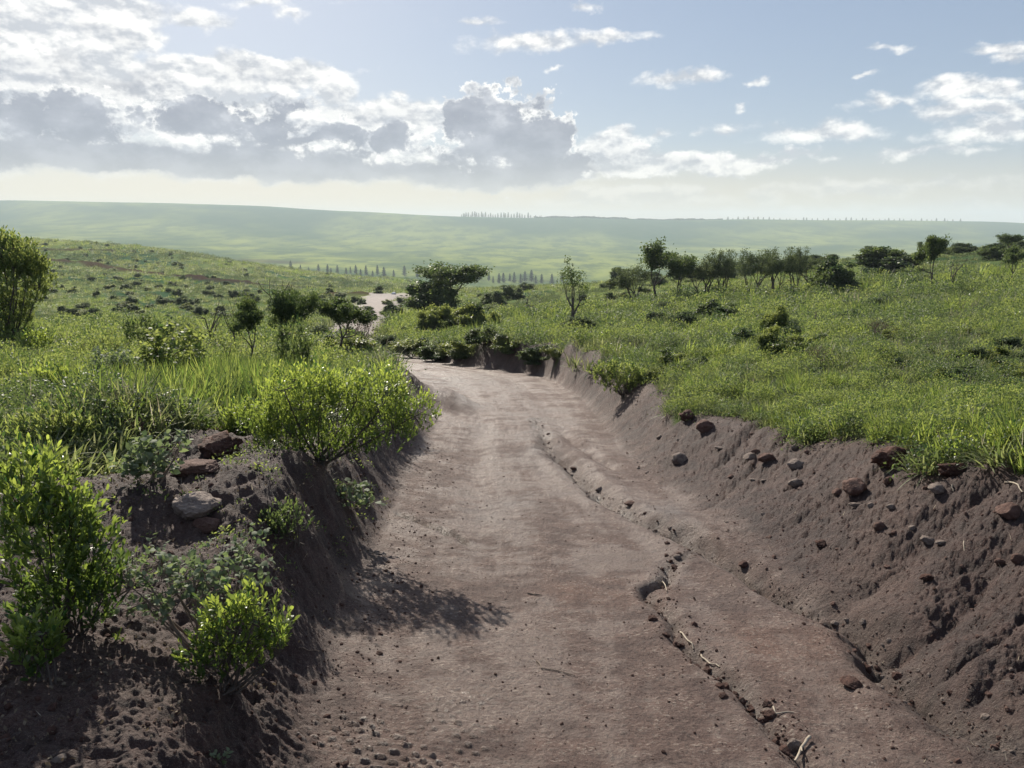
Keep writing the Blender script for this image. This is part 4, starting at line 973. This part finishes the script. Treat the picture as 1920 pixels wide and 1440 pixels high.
rock(1605, 945, 22, 12, 'slab', G, 'bright pale flat stone right under the large blocky red stone')
rock(1634, 948, 15, 13, 'angular', G, 'small pale stone just right of the bright flat one')
rock(1672, 949, 20, 13, 'angular', G, 'pale stone second to the right of the bright flat one')
rock(1667, 901, 20, 18, 'round', RR, 'round brown stone right of the large blocky red stone')
rock(1760, 914, 36, 24, 'angular', G, 'pale craggy stone below the right-hand dark clod')
rock(1684, 852, 68, 48, 'clod', CL, 'biggest dark clod of earth hanging under the grass edge', 'earth_clod', 'clod', seed=1)
rock(1793, 880, 58, 34, 'clod', CL, 'dark flattened earth clod right of the biggest clod', 'earth_clod', 'clod', seed=3)
rock(1900, 957, 54, 38, 'round', RR, 'big smooth rounded boulder at the right edge of the photo', 'boulder', 'rock')
rock(1651, 986, 22, 20, 'round', RR, 'rounded stone at the top of the small cluster below the blocky red stone')
rock(1711, 989, 17, 13, 'angular', G, 'pale pointed stone above the pair of brown stones')
rock(1678, 998, 12, 9, 'round', RR, 'small dark stone between the rounded stone and the pale pointed one')
rock(1743, 1012, 28, 17, 'round', G, 'left one of two touching stones low on the right bank')
rock(1769, 1016, 26, 14, 'slab', G, 'right flatter one of two touching stones low on the right bank')
rock(1877, 1052, 18, 14, 'round', RR, 'smaller left one of two round stones at the right edge')
rock(1911, 1047, 24, 22, 'round', RR, 'larger right one of two round stones at the right edge')
rock(1566, 1168, 16, 10, 'round', G, 'small pale stone lying on the left side of the main gully')
rock(1620, 1166, 19, 10, 'angular', G, 'pale stone in the bed of the main gully')
rock(1396, 1058, 24, 14, 'angular', CL, 'dark crumbly lump at the kink of the main gully', 'earth_clod', 'clod')
rock(1271, 1043, 18, 12, 'angular', G, 'grey stone in the pale silt left of the gully kink')
rock(1602, 1281, 50, 20, 'slab', CL, 'dark flat oval stone lying alone on the road at the lower right', seed=0, rz=.1)
rock(1493, 1396, 30, 28, 'round', G, 'muddy round stone in the washed-out hole at the bottom of the road', seed=1)
rock(1415, 899, 16, 8, 'slab', G, 'thin pale stone left of the smooth-topped stone')
rock(1433, 900, 13, 6, 'slab', G, 'tiny pale stone touching the right of the thin pale stone')
rock(1542, 1020, 24, 14, 'clod', CL, 'small crumbly clod in the middle of the lower bank', 'earth_clod', 'clod')
rock(1741, 1082, 24, 14, 'clod', CL, 'crumbly dark clod above the deep rill at the lower right', 'earth_clod', 'clod')
rock(1077, 878, 14, 9, 'angular', RR, 'small dark stone sitting in the upper gully of the road')
rock(1124, 917, 18, 9, 'angular', G, 'grey stone at the lip of the upper gully')
rock(1182, 943, 24, 9, 'slab', RR, 'flat stone in the upper gully below the grey lip stone')
rock(1372, 894, 16, 9, 'angular', RR, 'small brown stone on the ribbed earth left of the thin pale stone')
rock(362, 945, 100, 62, 'slab', G, 'broad flat-topped grey rock set in the left mound', 'boulder', 'rock', seed=2, rz=.15)
rock(362, 878, 92, 26, 'slab', 'rock_red', 'dull brown slab lying across the mound above the flat-topped rock', 'boulder', 'rock', seed=1, rz=-.15)
rock(385, 985, 54, 24, 'round', 'rock_red', 'smaller brown rock tucked below the flat-topped grey rock', 'boulder', 'rock', seed=3)
rock(108, 1424, 26, 13, 'round', G, 'pale stone on the bare earth at the bottom left corner')
rock(14, 1325, 18, 14, 'clod', CL, 'dark lump of earth at the left edge under the corner leaves', 'earth_clod', 'clod')
rock(240, 818, 90, 44, 'clod', CL, 'big dark clod of dug earth at the left top of the mound', 'earth_clod', 'clod', seed=2)
rock(405, 835, 80, 46, 'clod', CL, 'dark crumbling clod behind the brown slab on the mound', 'earth_clod', 'clod', seed=0)
rock(738, 551, 11, 8, 'angular', 'rock_white', 'small bright white boulder beside the far bend of the road', 'white_boulder', 'rock', deep=.1)

def stick(name, label, pts, r, mat, cat_='stick', lift=.5):
    r *= .62; P = [hit(*p) for p in pts]; o0 = P[0]; rr = random.Random(int(pts[0][0])); segs = []
    Q = []
    for a, b in zip(P[:-1], P[1:]):
        for t in (0, .33, .66): Q.append(a.lerp(b, t)+Vector((rr.gauss(0, r*.5), rr.gauss(0, r*.5), 0)))
    Q.append(P[-1])
    Q = [Vector((q.x, q.y, gz(q.x, q.y)+r*lift+.002)) for q in Q]
    # a stick is stiff: it rests on the high spots
    for k in range(1, len(Q)-1): Q[k].z = max(Q[k].z, (Q[k-1].z+Q[k+1].z)/2)
    for i in range(len(Q)-1):
        t = i/len(Q); segs.append((Q[i]-o0, Q[i+1]-o0, r*(1-.5*t), r*(1-.5*(t+1/len(Q)))))
    m = len(Q)//2; segs.append((Q[m]-o0, Q[m]-o0+Vector((rr.uniform(-6, 6)*r, rr.uniform(-6, 6)*r, r*2)), r*.5, r*.25))
    V, Qd = tubes_geo([(tuple(a), tuple(b), x, y) for a, b, x, y in segs], 6)
    o = mk_obj(name, mk_mesh(name, V, quads=Qd, mat=M[mat])); o.location = o0; tag(o, label, cat_); return o
stick('stick', 'short bleached stick lying in the narrow groove on the road', [(1276, 1187), (1289, 1201), (1300, 1218)], .009, 'bleached')
stick('stick', 'longer bleached stick in the groove just below the short one', [(1313, 1230), (1327, 1244), (1349, 1252)], .009, 'bleached')
stick('stick', 'bleached elbow-shaped stick above the washed-out hole', [(1449, 1328), (1456, 1341), (1488, 1337)], .007, 'bleached')
stick('stick', 'thick bleached stick standing out of the washed-out hole at the bottom', [(1518, 1390), (1503, 1408), (1490, 1434)], .012, 'bleached', lift=2.)
stick('stick', 'thin curved dark stick in the middle of the road near the bottom', [(1008, 1240), (1016, 1254), (1046, 1259), (1078, 1268)], .006, 'twig')
stick('stick', 'short dark twig lying across the middle of the road', [(989, 1113), (1002, 1116), (1016, 1117)], .007, 'bark')
stick('stick', 'pale curved root on the bank above the big boulder at the right edge', [(1884, 905), (1905, 908), (1917, 924)], .010, 'bleached')
stick('stick', 'small pale root in the hole at the middle gully', [(1236, 1092), (1244, 1098), (1250, 1110)], .008, 'bleached', lift=1.5)
stick('stick', 'short pale twig on the bank right of the pale craggy stone', [(1784, 912), (1787, 922)], .007, 'bleached')
stick('stick', 'upright pale twig on the lower bank right of the two touching stones', [(1806, 1018), (1808, 1034)], .006, 'bleached')
stick('stick', 'thin dark twig on the bare earth right of the small glossy bush', [(560, 1215), (580, 1222), (606, 1224)], .004, 'twig')
def post():
    p = at(1528, 24); H = 38*24/FPX; segs = [((0, 0, -.05), (.01, 0, H*.5), .035, .032), ((.01, 0, H*.5), (0, .01, H), .032, .026)]
    V, Q = tubes_geo(segs, 7); o = mk_obj('fence_post', mk_mesh('fence_post', V, quads=Q, mat=M['twig'])); o.location = p
    tag(o, 'lone weathered wooden post standing in the right meadow', 'post')
post()

# ------------------------------------------------------------------ ground cover: grass, weeds, gravel (instanced, nobody could count it)
def tuft(seed, n, ln, wd, lean, curl, rad, mat):
    rng = np.random.default_rng(seed); a = rng.uniform(0, 6.28, n); rr = np.sqrt(rng.random(n))*rad
    base = np.stack([np.cos(a)*rr, np.sin(a)*rr, np.full(n, -.02)], 1)
    V, T_, A = blades_geo(base, a+rng.normal(size=n)*.6, np.abs(rng.normal(size=n))*lean, ln*rng.uniform(.55, 1.15, n), wd*rng.uniform(.7, 1.2, n), rng.random(n), rng.uniform(.2, 1., n)*curl)
    return mk_mesh('tuft', V, tris=T_, mat=M[mat], attrs=dict(rnd=A))
def herb(seed, n, leaf, mat, hgt=.3, rad=.28, kind='ov', width=.5):
    rng = np.random.default_rng(seed); P = rng.normal(size=(n, 3))*np.array([rad*.5, rad*.5, 0]); r2 = (P[:, 0]**2+P[:, 1]**2)/rad**2
    P[:, 2] = hgt*np.exp(-r2)*rng.uniform(.15, 1., n)**.6
    D = unit(rng.normal(size=(n, 3))*.8+np.array([0, 0, .7])); Nn = unit(rng.normal(size=(n, 3))+np.array([0, 0, 1.]))
    V, T_, A = leaf_geo(P, D, Nn, leaf*rng.uniform(.6, 1.2, n), leaf*width, np.clip(P[:, 2]/hgt*.5+rng.random(n)*.5, 0, .99), LEAF_OV if kind == 'ov' else LEAF_RD)
    return mk_mesh('herb', V, tris=T_, mat=M[mat], attrs=dict(rnd=A))
def scatter(name, label, mesh, P, rng, smin, smax, sfn=None, tilt=.15, sink=.01):
    n = len(P)
    if n == 0: return
    z = tz(P[:, 0], P[:, 1]); V = np.stack([P[:, 0], P[:, 1], z-(sink if name not in ('gravel', 'crumbs', 'litter') else -.001)], 1)
    s = rng.uniform(smin, smax, n)*(sfn(P) if sfn else 1)
    rot = np.stack([rng.normal(size=n)*tilt, rng.normal(size=n)*tilt, rng.uniform(0, 6.28, n)], 1)
    me = mk_mesh(name, V, attrs=dict(rot=rot, scl=s)); o = mk_obj(name, me); tag(o, label, kind='stuff')
    src = bpy.data.objects.new(name+'_source', mesh)
    ng = bpy.data.node_groups.new(name, 'GeometryNodeTree')
    ng.interface.new_socket('Geometry', in_out='INPUT', socket_type='NodeSocketGeometry'); ng.interface.new_socket('Geometry', in_out='OUTPUT', socket_type='NodeSocketGeometry')
    N = ng.nodes; L = ng.links; gi = N.new('NodeGroupInput'); go = N.new('NodeGroupOutput')
    ins = N.new('GeometryNodeInstanceOnPoints'); oi = N.new('GeometryNodeObjectInfo'); oi.inputs['Object'].default_value = src
    ar = N.new('GeometryNodeInputNamedAttribute'); ar.data_type = 'FLOAT_VECTOR'; ar.inputs['Name'].default_value = 'rot'
    asc = N.new('GeometryNodeInputNamedAttribute'); asc.data_type = 'FLOAT'; asc.inputs['Name'].default_value = 'scl'
    L.new(gi.outputs[0], ins.inputs['Points']); L.new(oi.outputs['Geometry'], ins.inputs['Instance'])
    L.new(ar.outputs['Attribute'], ins.inputs['Rotation']); L.new(asc.outputs['Attribute'], ins.inputs['Scale']); L.new(ins.outputs[0], go.inputs[0])
    md = o.modifiers.new('scatter', 'NODES'); md.node_group = ng
    return o
rng = np.random.default_rng(99)
def spread(n, h0, h1, umin=-.85, umax=.85):
    v = rng.uniform(math.log(h0), math.log(h1), n); y = np.exp(v); x = rng.uniform(umin, umax, n)*y
    k = (veg_mask(x, y) > rng.uniform(.35, .8, n)) & off_track(x, y); return np.stack([x[k], y[k]], 1)
def pick(P, f, lo, hi=2.): return P[(f > lo) & (f <= hi)]
SPOT = [(hit(px, py), r) for px, py, r in ((450, 745, 1.0), (400, 700, 1.3), (500, 720, 1.0), (1750, 760, .9), (1870, 790, .6), (1500, 735, 1.1), (1250, 745, .9), (1620, 770, .8), (1350, 640, 3), (1150, 690, 1.2), (330, 790, .5))]
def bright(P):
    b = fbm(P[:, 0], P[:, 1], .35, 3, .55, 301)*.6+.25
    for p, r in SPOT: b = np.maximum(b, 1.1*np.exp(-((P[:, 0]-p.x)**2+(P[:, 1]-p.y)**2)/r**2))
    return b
grow = lambda P: np.clip(P[:, 1]/16, .62, 3.2)*np.where((P[:, 0] < -1.2) & (P[:, 1] < 24), 1.4, 1.)
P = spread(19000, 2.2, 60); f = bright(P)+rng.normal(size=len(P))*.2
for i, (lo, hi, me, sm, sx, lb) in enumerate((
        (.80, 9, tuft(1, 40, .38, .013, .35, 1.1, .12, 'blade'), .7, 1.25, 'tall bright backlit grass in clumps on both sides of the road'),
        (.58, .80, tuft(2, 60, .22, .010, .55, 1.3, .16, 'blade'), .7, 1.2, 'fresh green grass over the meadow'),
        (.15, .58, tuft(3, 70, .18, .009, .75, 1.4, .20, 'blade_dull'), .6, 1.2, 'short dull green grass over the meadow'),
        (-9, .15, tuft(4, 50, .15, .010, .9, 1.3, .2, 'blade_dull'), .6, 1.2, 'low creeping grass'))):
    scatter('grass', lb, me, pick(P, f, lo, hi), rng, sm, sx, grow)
P = spread(9000, 2.6, 60); f = fbm(P[:, 0], P[:, 1], .5, 3, .55, 311)+rng.normal(size=len(P))*.13+np.where(P[:, 0] < 0, .12, -.06)
scatter('weeds', 'leafy mid-green weeds among the grass', herb(1, 220, .036, 'leaf_mid', .26, .27), pick(P, f, .12, 9), rng, .6, 1.4, grow)
scatter('weeds', 'dark leafy weeds among the grass', herb(2, 240, .032, 'leaf_dark', .24, .30), pick(P, f, -.14, .02), rng, .6, 1.5, grow)
scatter('weeds', 'grey-green soft weeds among the grass', herb(3, 160, .036, 'leaf_grey', .24, .26, 'rd', .7), pick(P, f, .02, .12), rng, .5, 1.2, grow)
scatter('weeds', 'yellow-green leafy weeds among the grass', herb(4, 180, .036, 'leaf_bright', .24, .24), pick(P, f, -.9, -.38), rng, .6, 1.3, grow)
scatter('weeds', 'dull olive weeds among the grass', herb(14, 200, .034, 'leaf_far', .22, .30), pick(P, f, -.38, -.14), rng, .6, 1.4, grow)
P = spread(2600, 5, 55); f = fbm(P[:, 0], P[:, 1], .3, 2, .5, 345)+.45+rng.normal(size=len(P))*.15
scatter('undergrowth', 'low dark rounded undergrowth standing in for shadow gaps in the meadow', herb(15, 700, .034, 'leaf_dark', .42, .42), pick(P, f, .45, 1), rng, .5, 1.2, grow)  # dark clumps added to read as deep shadow between tufts
scatter('undergrowth', 'low mid-green rounded undergrowth in the meadow', herb(16, 700, .034, 'leaf_mid', .42, .42), pick(P, f, -1, .45), rng, .5, 1.2, grow)
P = spread(9000, 3.5, 60); f = fbm(P[:, 0], P[:, 1], .28, 3, .55, 351)+rng.normal(size=len(P))*.13
scatter('coarse_grass', 'coarse drooping tussocks of grass', tuft(18, 70, .28, .014, .5, 1.4, .14, 'blade_dull'), pick(P, f, -.15, .12), rng, .6, 1.35, grow)
scatter('coarse_grass', 'coarse brighter tussocks of grass', tuft(19, 60, .32, .013, .45, 1.3, .12, 'blade'), pick(P, f, .12, 5), rng, .6, 1.4, grow)
scatter('coarse_grass', 'grey-olive grass tussocks', tuft(23, 80, .24, .012, .6, 1.4, .18, 'blade_olive'), pick(P, f, -5, -.15), rng, .6, 1.4, grow)
# tussocks that hang over the lip of the banks
v = rng.uniform(math.log(3.), math.log(32), 9000); y = np.exp(v); x = rng.uniform(-.85, .85, 9000)*y; vm_ = veg_mask(x, y); k = (vm_ > .05) & (vm_ < .9)
P = np.stack([x[k], y[k]], 1); f = rng.random(len(P))
scatter('edge_grass', 'drooping tussocks along the lip of the banks', tuft(20, 80, .26, .014, .7, 1.8, .14, 'blade_dull'), pick(P, f, .35, 1), rng, .6, 1.5, grow)
scatter('edge_weeds', 'dark weeds along the lip of the banks', herb(21, 260, .034, 'leaf_dark', .20, .24), pick(P, f, -1, .35), rng, .7, 1.5, grow)
# tall grass on the left mound
Pt = []
for px_, h_, n_, r_ in ((450, 8.6, 90, .75), (395, 9.6, 90, .9), (500, 9.4, 60, .6), (350, 8.0, 40, .6), (430, 7.2, 45, .5), (560, 8.8, 40, .4)):
    Pt.append(np.array([(px_-960)/FPX*h_, h_])+rng.normal(size=(n_, 2))*r_)
Pt = np.concatenate(Pt); Pt = Pt[veg_mask(Pt[:, 0], Pt[:, 1]) > .5]
scatter('tall_grass', 'stand of tall broad-bladed bright grass on top of the left mound', tuft(22, 55, .52, .013, .34, 1.2, .15, 'blade'), Pt, rng, .6, 1.15)
P = spread(1300, 3.5, 45); scatter('dead_stalks', 'thin dead stalks standing in the grass', tuft(17, 7, .42, .005, .3, .5, .2, 'blade_dry'), P, rng, .6, 1.2, grow)
P = spread(26000, 45, 430); f = fbm(P[:, 0], P[:, 1], .04, 4, .6, 321)+rng.normal(size=len(P))*.2
s1 = lambda P: np.clip(P[:, 1]/90, .8, 3.)
scatter('hill_scrub', 'rough low scrub over the hillsides', herb(5, 90, .12, 'leaf_far', .35, .5), pick(P, f, .22, 9), rng, .5, 1.2, s1)
scatter('hill_grass', 'tussocky grass over the hillsides', tuft(6, 60, .35, .035, .7, 1.2, .4, 'blade_dull'), pick(P, f, -.35, .22), rng, .6, 1.3, s1)
scatter('hill_grass', 'paler tussocky grass over the hillsides', tuft(7, 50, .4, .035, .6, 1.2, .4, 'blade'), pick(P, f, -9, -.35), rng, .6, 1.2, s1)
# pale plumes in a band below the ridge grove
n = 900; px = rng.uniform(1215, 1725, n); h = rng.normal(49, 3.5, n)+(px-1500)*.004; Pp = np.stack([(px-960)/FPX*h, h], 1)
scatter('pale_plumes', 'band of whitish dry grass plumes below the ridge grove', tuft(8, 16, .55, .05, .35, .8, .3, 'blade_dry'), Pp[rng.random(n) < .75], rng, .6, 1.1)
# gravel and crumbs on bare earth
def bare(n, h0, h1, x0, x1, f=None):
    y = np.exp(rng.uniform(math.log(h0), math.log(h1), n)); x = rng.uniform(x0, x1, n); k = veg_mask(x, y) < .15
    if f is not None: k &= f(x, y)
    return np.stack([x[k], y[k]], 1)
pw = lambda P: .45+rng.pareto(2.2, len(P)).clip(0, 4)*.55
def peb(kind, seed, mat):
    bm = bmesh.new(); bmesh.ops.create_icosphere(bm, subdivisions=1, radius=.5); r = random.Random(seed)
    for v in bm.verts: v.co *= r.uniform(.75, 1.15); v.co.z *= .7
    me = bpy.data.meshes.new('pebble'); bm.to_mesh(me); bm.free(); me.materials.append(M[mat]); return me
scatter('litter', 'dead leaves and broken twigs lying on the bare left mound', herb(31, 7, .022, 'leaf_dry', .008, .08), bare(420, 1.8, 7, -3.2, -1.0), rng, .6, 1.2)
scatter('small_weeds', 'tiny weeds sprouting on the bare mound', herb(32, 22, .022, 'leaf_mid', .07, .06, 'ov', .4), bare(240, 3.1, 7, -3.2, -1.1), rng, .5, 1.3)
scatter('litter', 'dead twigs and stalks scattered over the banks', tuft(33, 3, .12, .003, 2.2, .1, .05, 'blade_dry'), bare(420, 2.2, 9, -3.2, 4.5, lambda x, y: (x < rd(y)[0]) | (x > rd(y)[1])), rng, .4, 1., tilt=.05)
rs = lambda x, y: x > rd(y)[1]-.1
cl = lambda x, y: fbm(x, y, .9, 3, .5, 331)+rng.normal(size=len(x))*.15 > .1
scatter('gravel', 'small pale stones strewn over the bare right bank', peb('r', 1, G), bare(4200, 3., 12, .8, 5, lambda x, y: rs(x, y) & cl(x, y)), rng, .007, .018, pw, tilt=.5)
scatter('gravel', 'small brown stones strewn over the bare right bank', peb('r', 2, RR), bare(7000, 2.3, 12, .8, 5, rs), rng, .007, .018, pw, tilt=.5)
scatter('crumbs', 'dark crumbs of earth on the road and banks', peb('c', 3, CL), bare(9000, 1.8, 12, -3, 3), rng, .004, .010, pw, tilt=.5)
scatter('crumbs', 'crumbly dark clods at the foot of the left bank and over the mound', peb('c', 8, CL), bare(7000, 1.8, 10, -3.2, -.55), rng, .006, .016, pw, tilt=.5)
scatter('gravel', 'fine pale grit on the road', peb('r', 4, G), bare(1600, 1.8, 10, -1.2, 2, cl), rng, .003, .008, pw, tilt=.5)
gp = np.concatenate([np.stack([np.interp(t, np.linspace(0, 1, len(ps)), [q[0] for q in ps]), np.interp(t, np.linspace(0, 1, len(ps)), [q[1] for q in ps])], 1) for ps, t in
                     ((GUL[0][0], rng.random(900)), (GUL[1][0], rng.random(330)))]); gp += rng.normal(size=gp.shape)*.06
scatter('gravel', 'washed stones lying in the gullies', peb('r', 5, G), gp[:620], rng, .010, .022, pw, tilt=.5)
scatter('crumbs', 'crumbled dark earth lying in the gullies', peb('c', 6, CL), gp[620:], rng, .012, .028, pw, tilt=.5)
